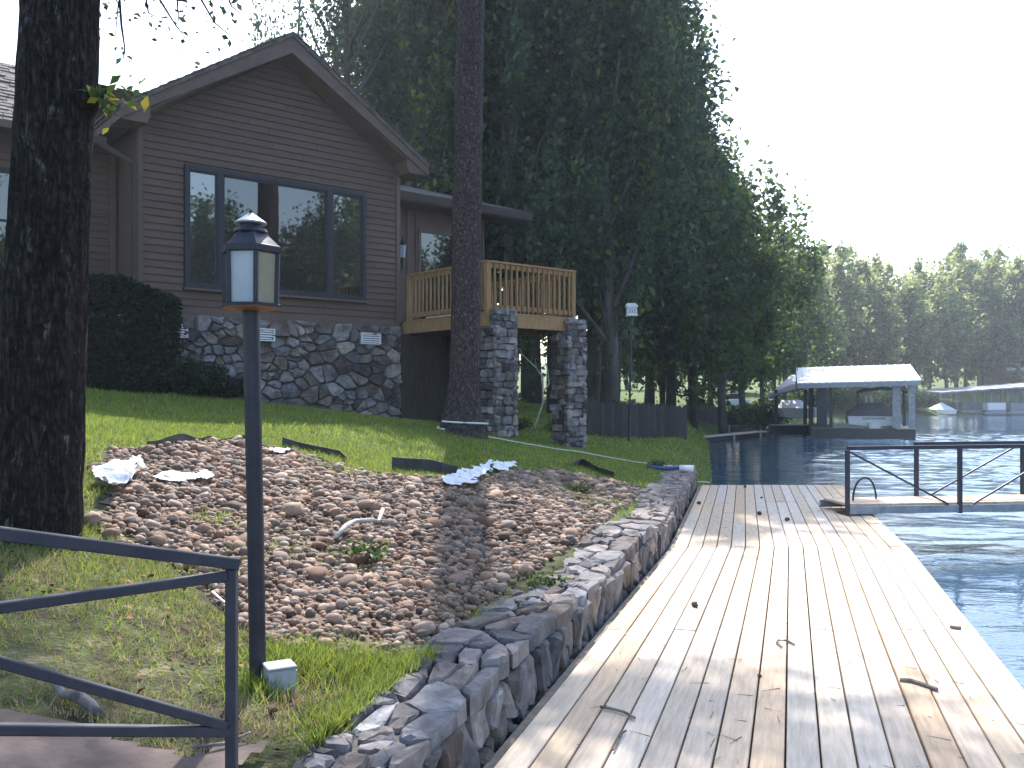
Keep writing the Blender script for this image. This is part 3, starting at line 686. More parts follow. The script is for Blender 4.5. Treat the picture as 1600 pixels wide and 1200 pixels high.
# right wing with board and batten
QY = 1.0; QX1 = 8.24; QE = 5.92
MB().box(W+.001, QX1, QY, QY+.12, .3, QE+.1).build('wing_wall', MAT['siding'], house)
rw = [c for c in house.children if c.name.startswith('wing_wall')][-1]
MB().box(W+.0, QX1-.002, QY+.13, QY+5, .3, QE).build('wing_body', MAT['siding'], house)
dx0, dx1 = 6.42, 7.28
x = W + .12
while x < QX1:
    if not (dx0-.08 < x < dx1+.08): MB().box(x-.022, x+.022, QY-.028, QY-.001, ZF+.1, QE).build('batten', MAT['trim'], rw)
    x += .235
dr = MB(); dr.box(dx0, dx1, QY-.02, QY-.002, 3.17, 5.25); door = dr.build('door', MAT['pane'], house)
f_ = MB(); f_.box(dx0-.07,dx0,QY-.05,QY-.001,3.17,5.25).box(dx1,dx1+.07,QY-.05,QY-.001,3.17,5.25).box(dx0-.07,dx1+.07,QY-.055,QY-.001,5.25,5.35); f_.build('door_frame', MAT['trim'], door)
MB().box(dx0+.08, dx0+.11, QY-.06, QY-.021, 4.1, 4.3).build('handle', MAT['dark_metal'], door)
q = MB(); q.add([(W-.05,QY-.62,QE+.03),(9.2,QY-.62,QE+.03),(9.2,QY+5,QE+1.7),(W-.05,QY+5,QE+1.7),(W-.05,QY-.62,QE-.10),(9.2,QY-.62,QE-.10),(9.2,QY+5,QE+1.57),(W-.05,QY+5,QE+1.57)],
      [(0,1,2,3),(4,7,6,5),(0,4,5,1),(1,5,6,2),(2,6,7,3),(3,7,4,0)]); q.build('wing_roof', MAT['roof'], house)
MB().box(W+.02, 9.2, QY-.655, QY-.622, QE-.16, QE+.025).build('fascia_board', MAT['trim_dark'], house)
MB().box(W+.02, 9.15, QY-.60, QY-.002, QE-.19, QE-.165).build('soffit', MAT['trim_dark'], house)
for xx in (W+.03,): pass
# wall lantern on the batten wall
wl_ = thing('wall_lantern', 'dark wall lantern on the board and batten wall by the deck', 'lantern', H2W(5.85, QY-.1, 4.75))
c_ = H2W(5.85, QY-.16)
MB().lathe([(.0,4.99),(.02,4.99),(.02,5.06),(.0,5.06)], c_, 6).lathe([(.02,5.0),(.11,4.90),(.11,4.88)], c_, 6).build('cap', MAT['black'], wl_)
MB().lathe([(.06,4.60),(.085,4.875)], c_, 6).build('shade', MAT['frost'], wl_)
MB().lathe([(.07,4.56),(.07,4.60)], c_, 6).lathe([(.015,4.36),(.03,4.56)], c_, 6).build('base', MAT['black'], wl_)
b0 = H2W(5.85, QY-.03); MB().bar((b0.x,b0.y,4.48),(c_.x,c_.y,4.52),.03,.03).bar((b0.x,b0.y,4.25),(b0.x,b0.y,4.7),.08,.03).build('bracket', MAT['black'], wl_)

# ---------------- deck and pillars ----------------
deck = thing('balcony_deck', 'new yellow wood deck with baluster railing on two stone pillars', 'deck', (HO.x, HO.y, HB), rotz=HA)
X0, X1, Y0, Y1, DZ, RT = 5.36, 7.62, -2.80, QY-.03, 3.14, 4.09
k = 0; yy = Y0
while yy < Y1-.03:
    if True:
        ya = yy; yb = min(yy+.135, Y1)
        MB().box(X0, X1, ya+.004, yb, DZ-.035, DZ+rnd.uniform(-.002,.002)).build('floor_board', MAT['deck_wood'], deck)
    yy += .14
MB().box(X0+.02, X1-.02, Y0-.0, Y0+.04, DZ-.27, DZ-.04).build('beam', MAT['deck_wood'], deck)
MB().box(X0, X0+.04, Y0+.042, Y1, DZ-.27, DZ-.04).build('beam', MAT['deck_wood'], deck)
MB().box(X1-.06, X1-.02, Y0+.042, Y1, DZ-.27, DZ-.04).build('beam', MAT['deck_wood'], deck)
j = MB()
for x in np.arange(X0+.4, X1-.1, .4): j.box(x, x+.04, Y0+.045, Y1, DZ-.24, DZ-.037)
j.build('joists', MAT['wood_dark'], deck)
for (x, y) in ((X0+.05, Y0+.05), (X1-.05, Y0+.05), (X0+.05, -.12), (X1-.05, Y1-.1)):
    MB().box(x-.045, x+.045, y-.045, y+.045, DZ-.04, RT-.04).build('post', MAT['deck_wood'], deck)
for seg in (((X0+.05, Y0+.05), (X1-.05, Y0+.05)), ((X0+.05, Y0+.05), (X0+.05, -.12)), ((X1-.05, Y0+.05), (X1-.05, Y1-.1))):
    (ax, ay), (bx_, by_) = seg; L_ = math.hypot(bx_-ax, by_-ay); nb = int(L_/.135)
    MB().bar((ax-.05*(ax != bx_), ay-.05*(ay != by_), RT-.018), (bx_+.05*(ax != bx_), by_+.05*(ay != by_), RT-.018), .12, .036).build('top_rail', MAT['deck_wood'], deck)
    MB().bar((ax, ay, RT-.085), (bx_, by_, RT-.085), .04, .085).build('rail_board', MAT['deck_wood'], deck)
    MB().bar((ax, ay, DZ+.10), (bx_, by_, DZ+.10), .04, .085).build('bottom_rail', MAT['deck_wood'], deck)
    ox, oy = (0, -.038) if ay == by_ else ((-.038 if ax < 6 else .038), 0)
    for i in range(1, nb):
        t = i/nb; x, y = ax+(bx_-ax)*t+ox, ay+(by_-ay)*t+oy
        MB().box(x-.017, x+.017, y-.017, y+.017, DZ+.045, RT-.045).build('baluster', MAT['deck_wood'], deck)
for bxs in ((X0+.2, -1.3), (X0+.3, -.7)):
    pass
def pillar(lx, ly, w, zt, label, zt_side=None):
    p = H2W(lx+w/2, ly+w/2); g = gz1(p.x, p.y) - .25
    t = thing('stone_pillar', label, 'pillar', (HO.x, HO.y, HB), 'stone pillars under the deck', rotz=HA)
    MB().box(lx+.05, lx+w-.05, ly+.05, ly+w-.05, g, zt-.06).build('core', MAT['mortar'], t)
    for (fn, n) in ((lambda a, b, h: (lx+a, ly+.05-h, b), 44), (lambda a, b, h: (lx+.05-h, ly+w-a, b), 44), (lambda a, b, h: (lx+w-.05+h, ly+a, b), 22)):
        for c in coursed((0, w, g, zt), .08, .19, .14, .34):
            if c: stone_part(c, fn, .007, .05, .05, MAT['house_stone'], t, jit=.012)
    for c in relaxed(7, (0, w, 0, w), 1):
        if c: stone_part(c, lambda a, b, h: (lx+a, ly+b, zt-.06+h), .012, .06, .05, MAT['house_stone'], t)
pillar(5.40, -3.02, .52, 3.19, 'stone pillar under the deck corner, beside the pine trunk')
pillar(7.27, -2.94, .52, 3.12, 'stone pillar at the outer right end of the deck')
# undercroft wall behind the pillars; the recess shade is put into its dark colour
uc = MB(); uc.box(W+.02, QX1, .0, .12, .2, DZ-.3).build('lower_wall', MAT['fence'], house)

# ---------------- lamp post ----------------
lb = on_ground(404, 1062); LX, LYY, LZ = lb.x, lb.y, lb.z
lamp = thing('lamp_post', 'dark metal lamp post with hexagonal lantern in front of the house', 'lamp post', (LX, LYY, LZ))
k_ = LYY/F
def lz(v): return EYE + (V0-v)*k_
tx_ = LX - 12*k_                                         # the post leans a little to the left
def lx_(z): return LX + (tx_-LX)*(z-LZ)/(lz(480)-LZ)
m = MB(); m.tube([(LX, LYY, LZ-.15), (lx_(lz(800)), LYY, lz(800)), (tx_, LYY, lz(482))], .0355, 20); m.build('post', MAT['dark_metal'], lamp, smooth=False)
def hexring(prof, rot=R(-4)): return MB().lathe([(r*k_, lz(v)) for r, v in prof], (tx_, LYY), 6, rot)
for o_ in [hexring([(22, 486), (40, 482.5), (46, 482), (47, 477), (44, 475.5)]).build('base_plate', MAT['copper'], lamp)]: pass
hexring([(47.2, 480.5), (47.6, 476.6), (44, 475.2)]).build('base_rim', MAT['dark_metal'], lamp)
hexring([(43, 397), (47, 396), (47, 386.5), (45, 385)]).build('eave_plate', MAT['dark_metal'], lamp)
hexring([(45, 385), (30, 371), (25, 364)]).build('roof', MAT['rail_metal'], lamp)
MB().lathe([(26*k_, lz(365)), (27*k_, lz(363)), (24*k_, lz(358)), (18*k_, lz(356))], (tx_, LYY), 16).build('collar', MAT['dark_metal'], lamp)
MB().lathe([(16.5*k_, lz(356)), (16.5*k_, lz(349))], (tx_, LYY), 16).build('chimney', MAT['dark_metal'], lamp)
MB().lathe([(23*k_, lz(351)), (25*k_, lz(349.5)), (24*k_, lz(347.5)), (3*k_, lz(333)), (1*k_, lz(332))], (tx_, LYY), 18).build('cap', MAT['galv'], lamp)
MB().lathe([(1.5*k_, lz(334)), (3*k_, lz(331)), (2.6*k_, lz(328)), (.8*k_, lz(326))], (tx_, LYY), 10).build('finial', MAT['dark_metal'], lamp)
rot = R(-4)
for i in range(6):
    a0 = rot+R(60)*i; a1 = a0 + R(60)
    def P6(a, r, v): return Vector((tx_ + r*k_*math.cos(a), LYY + r*k_*math.sin(a), lz(v)))
    MB().bar(P6(a0, 41, 475), P6(a0, 43, 397), .017, .017).build('corner_bar', MAT['dark_metal'], lamp)
    p = [P6(a0, 39.5, 474.6), P6(a1, 39.5, 474.6), P6(a1, 41.5, 397.5), P6(a0, 41.5, 397.5)]
    cen = Vector((tx_, LYY, 0)); m = MB(); inn = []
    for q in p:
        d = Vector((tx_-q.x, LYY-q.y, 0)).normalized()*.004; inn.append(q+d)
    m.add(p+inn, [(0,1,2,3),(4,7,6,5),(0,4,5,1),(1,5,6,2),(2,6,7,3),(3,7,4,0)])
    front = abs(((a0+a1)/2 - R(270) + math.pi) % (2*math.pi) - math.pi) < R(20)
    m.build('pane', MAT['frost'] if front else MAT['frost_warm'], lamp)  # front pane paler and bluer: reflected sky put into its colour
MB().lathe([(8*k_, lz(473)), (8*k_, lz(440)), (4*k_, lz(438))], (tx_, LYY), 10).build('bulb_holder', MAT['white'], lamp)

# electrical box at the lamp foot
eb = on_ground(437, 1074); box = thing('electrical_box', 'small grey weatherproof outlet box in the grass at the lamp post foot', 'electrical box', eb, rotz=0)
import bmesh
w_ = .058; h_ = .098; d_ = .055
def rotp(p, c, a): return (c[0] + p[0]*math.cos(a) - p[1]*math.sin(a), c[1] + p[0]*math.sin(a) + p[1]*math.cos(a), c[2] + p[2])
def rbox(x0, x1, y0, y1, z0, z1, c, a):
    m = MB().box(x0, x1, y0, y1, z0, z1); m.v = [rotp(v, c, a) for v in m.v]; return m
ba = R(28)
rbox(-w_, w_, -d_, d_, -.03, h_-.012, eb, ba).build('body', MAT['grey_box'], box, bevel=.004)
rbox(-w_-.004, w_+.004, -d_-.004, d_+.004, h_-.011, h_, eb, ba).build('lid', MAT['grey_box'], box, bevel=.003)
rbox(w_+.001, w_+.012, -.03, .03, .02, .07, eb, ba).build('outlet_cover', MAT['galv'], box, bevel=.002)
for q in (-.012, .012): rbox(w_+.0125, w_+.014, -.012, .012, .045+q-.006, .045+q+.006, eb, ba).build('socket', MAT['black'], box)

# ---------------- ramp railing at the left ----------------
RD = Vector((-.765, -.60, .235)); A = ray(362, 880, 2.6)
rail = thing('ramp_railing', 'dark blue painted square tube railing with crossed braces at the lower left', 'railing', (A.x, A.y, .33))
bt = ray(362, 1143, 2.6).z; Lr = 1.75; tw = .028
At = Vector((A.x, A.y, A.z)); Ab = Vector((A.x, A.y, bt)); Bt = At + RD*Lr; Bb = Ab + RD*Lr
MB().bar(At - RD*.02, Bt, .034, .034).build('top_rail', MAT['rail_metal'], rail, bevel=.003)
MB().bar(Ab - RD*0, Bb, tw, tw).build('bottom_rail', MAT['rail_metal'], rail, bevel=.003)
MB().bar((A.x, A.y, .28), (A.x, A.y, At.z-.017), .031, .031).build('post', MAT['rail_metal'], rail, bevel=.003)
MB().bar((Bt.x, Bt.y, gz1(Bt.x, Bt.y)-.1), (Bt.x, Bt.y, Bt.z-.017), .031, .031).build('post', MAT['rail_metal'], rail, bevel=.003)
MB().bar(At + Vector((-.012,-.01,-.035)), Bb + Vector((.01,.01,.02)), tw, tw).build('brace', MAT['rail_metal'], rail, bevel=.003)
MB().bar(Ab + Vector((-.012,-.01,.02)), Bt + Vector((.01,.01,-.035)), tw, tw).build('brace', MAT['rail_metal'], rail, bevel=.003)

# ---------------- gangway at the right ----------------
gw = thing('gangway', 'narrow plank gangway with dark trussed pipe railings leaving the dock to the right', 'gangway', (4.6, 12, 0))
G0 = Vector((4.44, 11.86, .03)); GD = Vector((.996, .085, .006)); GN = Vector((-.085, .996, 0)); GL = 6.0
def G(s, n, z): p = G0 + GD*s + GN*n; return (p.x, p.y, p.z + z)
for n in (0, .80):
    MB().bar(G(-.02, n, .04), G(GL, n, .04), .045, .10).build('stringer', MAT['galv'], gw)
    top = .865
    MB().bar(G(0 if n == 0 else 1.37, n, top), G(GL, n, top), .05, .05).build('top_rail', MAT['rail_metal'], gw)
    ss = [0, 1.56, 3.1, 4.6, 6.0] if n == 0 else [1.40, 3.0, 4.5, 5.9]
    for s in ss: MB().bar(G(s, n, -.02), G(s, n, top-.026), .05, .05).build('post', MAT['rail_metal'], gw)
    if n == 0:
        for a, b in ((0, 1.4), (3.0, 1.75), (3.2, 4.5), (5.9, 4.7)): MB().bar(G(a+.03, n, top-.05), G(b, n, .10), .022, .022).build('brace', MAT['rail_metal'], gw)
    else:
        for a, b in ((2.9, 1.55), (3.1, 4.4)): MB().bar(G(a, n, top-.05), G(b, n, .10), .022, .022).build('brace', MAT['rail_metal'], gw)
for k in range(40):
    s = .02 + k*.148; m = MB(); m.bar(G(s+.07, .025, .106), G(s+.07, .775, .106), .140, .03); m.build('plank', MAT['wood'], gw)
MB().bar(G(-.02, .14, -.016), G(.26, .14, -.016), .30, .02).build('hinge_plate', MAT['rail_metal'], gw)
gp = thing('float_platform', 'small floating platform carrying the far end of the gangway', 'platform', (10.8, 12.9, LAKE_Z))
MB().bar((10.2, 12.7, -.08), (12.6, 12.9, -.08), 2.2, .12).build('top', MAT['wood'], gp)
MB().bar((10.2, 12.7, -.36), (12.6, 12.9, -.36), 2.1, .43).build('float', MAT['black'], gp)
hp = on_z(1362, 803, 0.0); hoop = MB(); c0 = Vector((4.86, 12.35, .10))
hoop.tube([c0 + Vector((.20*math.cos(t)*1.0, .1*math.cos(t), .36*math.sin(t)**.8 if math.sin(t) > 0 else 0)) for t in np.linspace(math.pi, 0.02, 14)], .014, 8)
ho = hoop.build('hose_loop', MAT['dark_metal'], smooth=True); tag(ho, 'thin dark hose arching in a loop on the gangway', 'hose')

# ---------------- oak in the left foreground ----------------
def trunk_mesh(name, axis, seg, rings, ridge, seed, flare=0.0):
    """axis: list of (x,y,z,r); bark ridges are real relief"""
    ax = np.array(axis); t = np.linspace(0, 1, rings); z = ax[0,2] + (ax[-1,2]-ax[0,2])*t
    cx, cy, rr = (np.interp(z, ax[:,2], ax[:,k]) for k in (0, 1, 3))
    a = np.linspace(0, 2*math.pi, seg, endpoint=False); A_, Z_ = np.meshgrid(a, z); RR = np.repeat(rr[:,None], seg, 1)
    u = A_*RR.mean()*1.0
    n1 = np.abs(vnoise(np.cos(A_)*3.2+Z_*.25, np.sin(A_)*3.2+Z_*.30, 2.2, seed)-.5)*2
    n2 = vnoise(A_*9, Z_*5+A_*2, 1.0, seed+1); n3 = vnoise(np.cos(A_)*1.2+5, Z_*1.1+np.sin(A_), 1.0, seed+2)
    RR = RR*(1 + .10*(n3-.5)) + ridge*(n1 - .5) + ridge*.9*(n2-.5)
    V = np.stack([cx[:,None] + RR*np.cos(A_), cy[:,None] + RR*np.sin(A_), Z_], -1).reshape(-1, 3)
    i = (np.arange(rings-1)[:,None]*seg + np.arange(seg)[None,:]); j = (np.arange(rings-1)[:,None]*seg + (np.arange(seg)[None,:]+1) % seg)
    Fc = np.stack([i, j, j+seg, i+seg], -1).reshape(-1, 4)
    return V, Fc
OY = 5.2
def oax(ul, ur, v, dr=0): w = (ur-ul)/2*OY/F; p = ray((ul+ur)/2, v, OY); return (p.x, p.y, p.z, w+dr)
oax_l = [oax(-38, 130, 900), oax(-22, 122, 840), oax(-10, 121, 760), oax(0, 125, 640), oax(10, 131, 500), oax(22, 134, 350), oax(27, 139, 220), oax(32, 146, 120), oax(38, 150, 0), oax(42, 156, -250), oax(30, 150, -700)]
ob = (oax_l[1][0], oax_l[1][1], gz1(oax_l[1][0], oax_l[1][1]))
oak = thing('oak_tree', 'big rough-barked oak with pale lichen patches at the left edge', 'tree', ob)
V, Fc = trunk_mesh('trunk', sorted(oax_l, key=lambda a: a[2]), 96, 260, .022, 3)
tr = link_mesh('trunk', mesh_np('trunk', V - np.array(ob), Fc, smooth=False), MAT['bark_oak'], oak)
sb = [ray(128, 165, OY), ray(146, 150, OY-.1), ray(160, 140, OY-.15)]
m = MB(); m.tube(sb, [.085, .05, .028], 12, jit=.12, rg=rnd); m.build('branch_stub', MAT['bark_oak'], oak)
def leaves_np(C, size, rg, flat=.5, curl=.15, aspect=.55):
    """pointed leaves (two triangles each) at centres C"""
    n = len(C); s = size if np.ndim(size) else np.full(n, size)
    nrm = rg.normal(size=(n,3)); nrm[:,2] = np.abs(nrm[:,2])+flat; nrm /= np.linalg.norm(nrm, axis=1)[:,None]
    d = rg.normal(size=(n,3)); d -= (d*nrm).sum(1)[:,None]*nrm; d /= np.linalg.norm(d, axis=1)[:,None]+1e-9
    e = np.cross(nrm, d); s = s[:,None]; w = s*aspect
    V = np.stack([C - d*s*.5, C + e*w*.5 + nrm*s*curl*.4, C + d*s*.5 - nrm*s*curl, C - e*w*.5 + nrm*s*curl*.4], 1).reshape(-1, 3)
    return V, np.arange(n*4).reshape(-1, 4)
def rn(n, *a): return rng.normal(size=(n, 3))*np.array(a)
# leafy shoot at the stub
C = np.array(ray(172, 150, OY-.15))[None] + rn(42, .09, .06, .05)
V, Fc = leaves_np(C, rng.uniform(.05, .10, len(C)), rng); link_mesh('leaves', mesh_np('leaves', V-np.array(ob), Fc), MAT['leaf2'], oak)
C = np.array(ray(168, 158, OY-.2))[None] + rn(9, .07, .04, .05)
V, Fc = leaves_np(C, rng.uniform(.05, .10, len(C)), rng); link_mesh('leaves', mesh_np('leaves', V-np.array(ob), Fc), MAT['leaf_y'], oak)
# limbs and crown above the frame, hanging twigs in the upper left
limbs = MB(); tops = []
for (a, l, z0, zz) in ((.3, 3.2, 5.6, 3.2), (1.5, 3.8, 6.0, 3.0), (2.6, 3.5, 6.3, 3.2), (3.9, 3.0, 6.0, 3.0), (5.1, 3.6, 6.6, 2.6), (.9, 1.5, 6.9, 4.0)):
    p0 = Vector((ob[0]+.02, ob[1], z0)); p2 = p0 + Vector((math.cos(a)*l, math.sin(a)*l, zz)); p1 = (p0+p2)/2 + Vector((0,0,.4))
    limbs.tube([p0, p1, p2], [.13, .085, .03], 8); tops += [p1, p2, (p1+p2)/2 + Vector((.3,.2,.5))]
limbs.build('limb', MAT['bark_oak'], oak, smooth=True)
C = np.concatenate([np.array(t)[None] + rn(900, .75, .75, .5) for t in tops]); C = C[C[:,2] > 5.9]
V, Fc = leaves_np(C, rng.uniform(.08, .16, len(C)), rng); link_mesh('crown', mesh_np('crown', V-np.array(ob), Fc), MAT['leaf'], oak)
tw = MB(); TC = []
def twig(pts, y, r0):
    P = [ray(u, v, y + .15*i) for i, (u, v) in enumerate(pts)]
    tw.tube(P, [r0*(1 - .75*i/(len(P)-1)) for i in range(len(P))], 5)
    for i in range(len(P)-1):
        for k in range(9): TC.append(P[i].lerp(P[i+1], rnd.random()) + Vector((rnd.gauss(0,.10), rnd.gauss(0,.10), rnd.gauss(-.03,.09))))
for pts in (([(210,-120),(250,0),(275,40),(295,65)]), ([(250,-160),(275,-30),(278,15),(280,40)]), ([(290,-140),(315,0),(335,35),(372,66)]), ([(150,-130),(165,-20),(185,5),(180,60)]),
            ([(230,-100),(225,-20),(232,20),(250,30)]), ([(330,-120),(350,-20),(362,10),(380,24)]), ([(180,-90),(190,40),(195,75),(192,95)])):
    twig(pts, 6.4, .012)
tw.build('twig', MAT['bark_oak'], oak)
TC = np.array(TC); V, Fc = leaves_np(TC, rng.uniform(.03, .075, len(TC)), rng); link_mesh('leaves', mesh_np('leaves', V-np.array(ob), Fc), MAT['leaf'], oak)

# ---------------- pine by the deck ----------------
PY = 14.9
def pax(ul, ur, v): w = (ur-ul)/2*PY/F; p = ray((ul+ur)/2, v, PY); return (p.x, p.y, p.z, w)
pax_l = [pax(678, 764, 690), pax(686, 756, 668), pax(694, 751, 640), pax(702, 750, 590), pax(706, 751, 480), pax(708, 753, 300), pax(713, 756, 100), pax(716, 758, 0), pax(722, 760, -300), pax(732, 756, -1000), pax(738, 750, -1500)]
pb = (pax_l[1][0], pax_l[1][1], gz1(pax_l[1][0], pax_l[1][1]))
pine = thing('pine_tree', 'tall straight pine with plated bark standing in front of the deck', 'tree', pb)
V, Fc = trunk_mesh('trunk', sorted(pax_l, key=lambda a: a[2]), 80, 420, .02, 8)
link_mesh('trunk', mesh_np('trunk', V - np.array(pb), Fc, smooth=False), MAT['bark_pine'], pine)
limbs = MB(); PC = []; rp = random.Random(5)
for k in range(33):
    z0 = 10.9 + k*.36; a = k*2.4 + rp.uniform(-.4,.4) if k > 8 else -1.2 + k*.33; l = (4.6 - .10*k)*rp.uniform(.7, 1.1) if k > 8 else rp.uniform(2.0, 3.4)
    p0 = Vector((-.75, PY, z0)); p2 = p0 + Vector((math.cos(a)*l, math.sin(a)*l, rp.uniform(.2, 1.0))); limbs.tube([p0, (p0+p2)/2 + Vector((0,0,-.1)), p2], [.07, .045, .015], 6)
    for f_ in (.5, .7, .88, 1.0): PC.append(p0.lerp(p2, f_) + Vector((rp.uniform(-.4,.4), rp.uniform(-.4,.4), rp.uniform(-.1,.3))))
limbs.build('branch', MAT['bark_pine'], pine)
C = np.concatenate([np.array(t)[None] + rn(62, .34, .34, .20) for t in PC])
V, Fc = leaves_np(C, rng.uniform(.20, .32, len(C)), rng, aspect=.16); link_mesh('crown', mesh_np('crown', V-np.array(pb), Fc), MAT['needle'], pine)

# ---------------- hedge and shrub by the house ----------------
def leafbox(n, lx0, lx1, ly0, ly1, z0f, z1f, size, mat, name, label, cat):
    lx = rng.uniform(lx0, lx1, n); ly = rng.uniform(ly0, ly1, n); f = rng.random(n)
    s = rng.integers(0, 3, n); ly = np.where(s == 0, ly0 + np.abs(rng.normal(0, .06, n)), ly); f = np.where(s == 1, 1-np.abs(rng.normal(0, .03, n)), f)
    c, s_ = math.cos(HA), math.sin(HA); x = HO.x + lx*c - ly*s_; y = HO.y + lx*s_ + ly*c; g = gz(x, y)
    zt = z1f(lx) + .12*(vnoise(lx, ly, 2.2, 6)-.5); z = g - .05 + (zt - g)*f
    b = H2W((lx0+lx1)/2, (ly0+ly1)/2); b.z = gz1(b.x, b.y)
    t = thing(name, label, cat, b); C = np.stack([x, y, z], 1) + rng.normal(0, .03, (n, 3))
    V, Fc = leaves_np(C, rng.uniform(size*.7, size*1.3, n), rng); link_mesh('foliage', mesh_np('foliage', V-np.array(b), Fc), mat, t)
    co = MB()
    for i in range(6):
        a = lx0 + (lx1-lx0)*(i+.5)/6; p = H2W(a, (ly0+ly1)/2); co.tube([(p.x, p.y, gz1(p.x,p.y)-.05), (p.x+.05, p.y, (gz1(p.x,p.y)+z1f(a))/2), (p.x, p.y, z1f(a)-.15)], [.03,.02,.008], 5)
    co.build('stem', MAT['bark_far'], t)
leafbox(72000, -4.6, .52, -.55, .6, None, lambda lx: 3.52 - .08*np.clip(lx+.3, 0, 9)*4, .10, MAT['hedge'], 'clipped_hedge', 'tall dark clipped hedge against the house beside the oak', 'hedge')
def bush(name, label, p, r, h, n, size, mat, cat='shrub', group=None):
    t = thing(name, label, cat, p, group); d = rng.normal(size=(n,3)); d /= np.linalg.norm(d, axis=1)[:,None]; rr = rng.random(n)**.4
    lob = 1 + .25*np.sin(d[:,0]*4+d[:,1]*3)*np.cos(d[:,2]*4)
    C = np.stack([d[:,0]*r*rr*lob, d[:,1]*r*rr*lob, h*.5 + d[:,2]*h*.52*rr*lob], 1); C = C[C[:,2] > .02]
    V, Fc = leaves_np(C, rng.uniform(size*.7, size*1.3, len(C)), rng); link_mesh('foliage', mesh_np('foliage', V, Fc), mat, t)
    m = MB()
    for k in range(5):
        a = k*1.3; m.tube([(0,0,-.05), (math.cos(a)*r*.3, math.sin(a)*r*.3, h*.4), (math.cos(a)*r*.6, math.sin(a)*r*.6, h*.75)], [.02,.014,.006], 5)
    m.build('stem', MAT['bark_far'], t, off=Vector()); return t
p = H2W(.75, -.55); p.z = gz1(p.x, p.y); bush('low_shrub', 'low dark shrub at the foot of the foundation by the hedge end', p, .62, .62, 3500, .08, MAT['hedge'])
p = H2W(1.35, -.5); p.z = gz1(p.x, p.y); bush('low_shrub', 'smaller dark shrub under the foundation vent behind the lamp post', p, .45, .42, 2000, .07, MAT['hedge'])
# sapling under the deck
sp = on_ground(835, 668, 14); sap = thing('bare_sapling', 'thin bare sapling with a few leaves growing under the deck', 'sapling', sp)
m = MB(); y = sp.y
S = lambda u, v: ray(u, v, y)
m.tube([sp, S(848, 630), S(848, 590), S(838, 575), S(815, 553), S(812, 543)], [.03,.028,.024,.018,.012,.006], 6)
m.tube([S(858, 600), S(855, 575), S(848, 550), S(841, 540)], [.02,.016,.012,.006], 6).tube([S(850,610), S(858,600)], [.024,.02], 6).tube([S(848, 552), S(856, 540)], [.01,.005], 5).tube([S(838,575), S(836,560)], [.01,.005], 5)
m.build('stem', MAT['dead_wood'], sap)
C = np.concatenate([np.array(S(u, v))[None] + rn(7, .06, .06, .05) for u, v in ((840,580),(845,567),(836,590),(830,640),(815,570))])
V, Fc = leaves_np(C, rng.uniform(.05,.10,len(C)), rng); link_mesh('leaves', mesh_np('leaves', V-np.array(sp), Fc), MAT['leaf2'], sap)
for i, (u, v) in enumerate(((812, 672), (870, 676))):
    p = on_ground(u, v, 14); bush('ground_plant', ['low leafy plant between the two deck pillars', 'low leafy plant at the left foot of the outer deck pillar'][i], p, .3, .3, 500, .07, MAT['leaf2'], 'plant')

# ---------------- background trees ----------------
def tube_np(): pass
def make_crown(seed, ncl, per, lobes, leaf, sparse=1.0, low=.22, droop=.0):
    """unit crown: radius about 1, height 0..1 (scaled later); clumps of leaves on a lobed envelope"""
    rg = np.random.default_rng(seed); C = []; clumps = []
    ph = rg.uniform(0, 6.28, 6)
    for i in range(ncl):
        d = rg.normal(size=3); d /= np.linalg.norm(d); a = math.atan2(d[1], d[0])
        env = 1 + .22*math.sin(3*a+ph[0]+2*d[2]) + .18*math.sin(2*a+ph[1]-3*d[2]) + .14*math.sin(5*a+ph[2]+5*d[2])
        r = (rg.random()**.45)*env*.92; zz = d[2]*r
        w = 1.0 if zz < 0 else 1 - .35*zz                # narrower towards the top
        c = np.array([d[0]*r*w, d[1]*r*w, low + (1-low)*(.5 + .5*zz)]); clumps.append(c)
        k = int(per*rg.uniform(.5, 1.4)); sig = rg.uniform(.06, .14)
        C.append(c + rg.normal(size=(k,3))*np.array([sig, sig, sig*.42]) + np.array([0,0,-droop*rg.random()]))
    return np.concatenate(C), clumps
TREEV = []
def tree_variant(seed, ncl, per, H_, Rc, leaf, mat, low=.22, bend=.0):
    C, cl = make_crown(seed, ncl, per, 5, leaf, low=low); C = C*np.array([Rc, Rc, H_]); rg = np.random.default_rng(seed+100)
    V, Fc = leaves_np(C, rg.uniform(leaf*.6, leaf*1.4, len(C)), rg, flat=.35, curl=.2, aspect=.62)
    cm = mesh_np('crown', V, Fc); cm.materials.append(mat)
    t = MB(); rr = random.Random(seed); tp = [(0,0,-.4)]; x = y = 0
    for k in range(1, 7):
        x += rr.uniform(-.25,.25)*(1+bend); y += rr.uniform(-.25,.25); tp.append((x, y, H_*.92*k/6))
    t.tube(tp, [H_*.017*(1-.85*k/6) for k in range(7)], 9)
    for c in cl[::max(1, len(cl)//26)]:
        zc = c[2]*H_; zs = max(H_*.12, zc - H_*.16); i = min(5, max(0, zs/(H_*.92/6))); k = int(i); f_ = i-k
        p0 = Vector(tp[k]).lerp(Vector(tp[k+1]), f_); p1 = Vector((c[0]*Rc, c[1]*Rc, zc)); t.tube([p0, p0.lerp(p1,.5)+Vector((0,0,-.15)), p1], [H_*.0055, H_*.0035, H_*.0012], 5, cap=False)
    me = bpy.data.meshes.new('trunk'); me.from_pydata(t.v, [], t.f); me.materials.append(MAT['bark_far']); me.shade_smooth()
    return cm, me, H_
VA = [tree_variant(21+i, 92, 185, 20, 4.3, .29, MAT['leaf'] if i != 1 else MAT['leafm'], low=.18) for i in range(4)]
VB = [tree_variant(41+i, 140, 100, 13, 3.6, .29, MAT['leaf2'], low=.16) for i in range(3)]
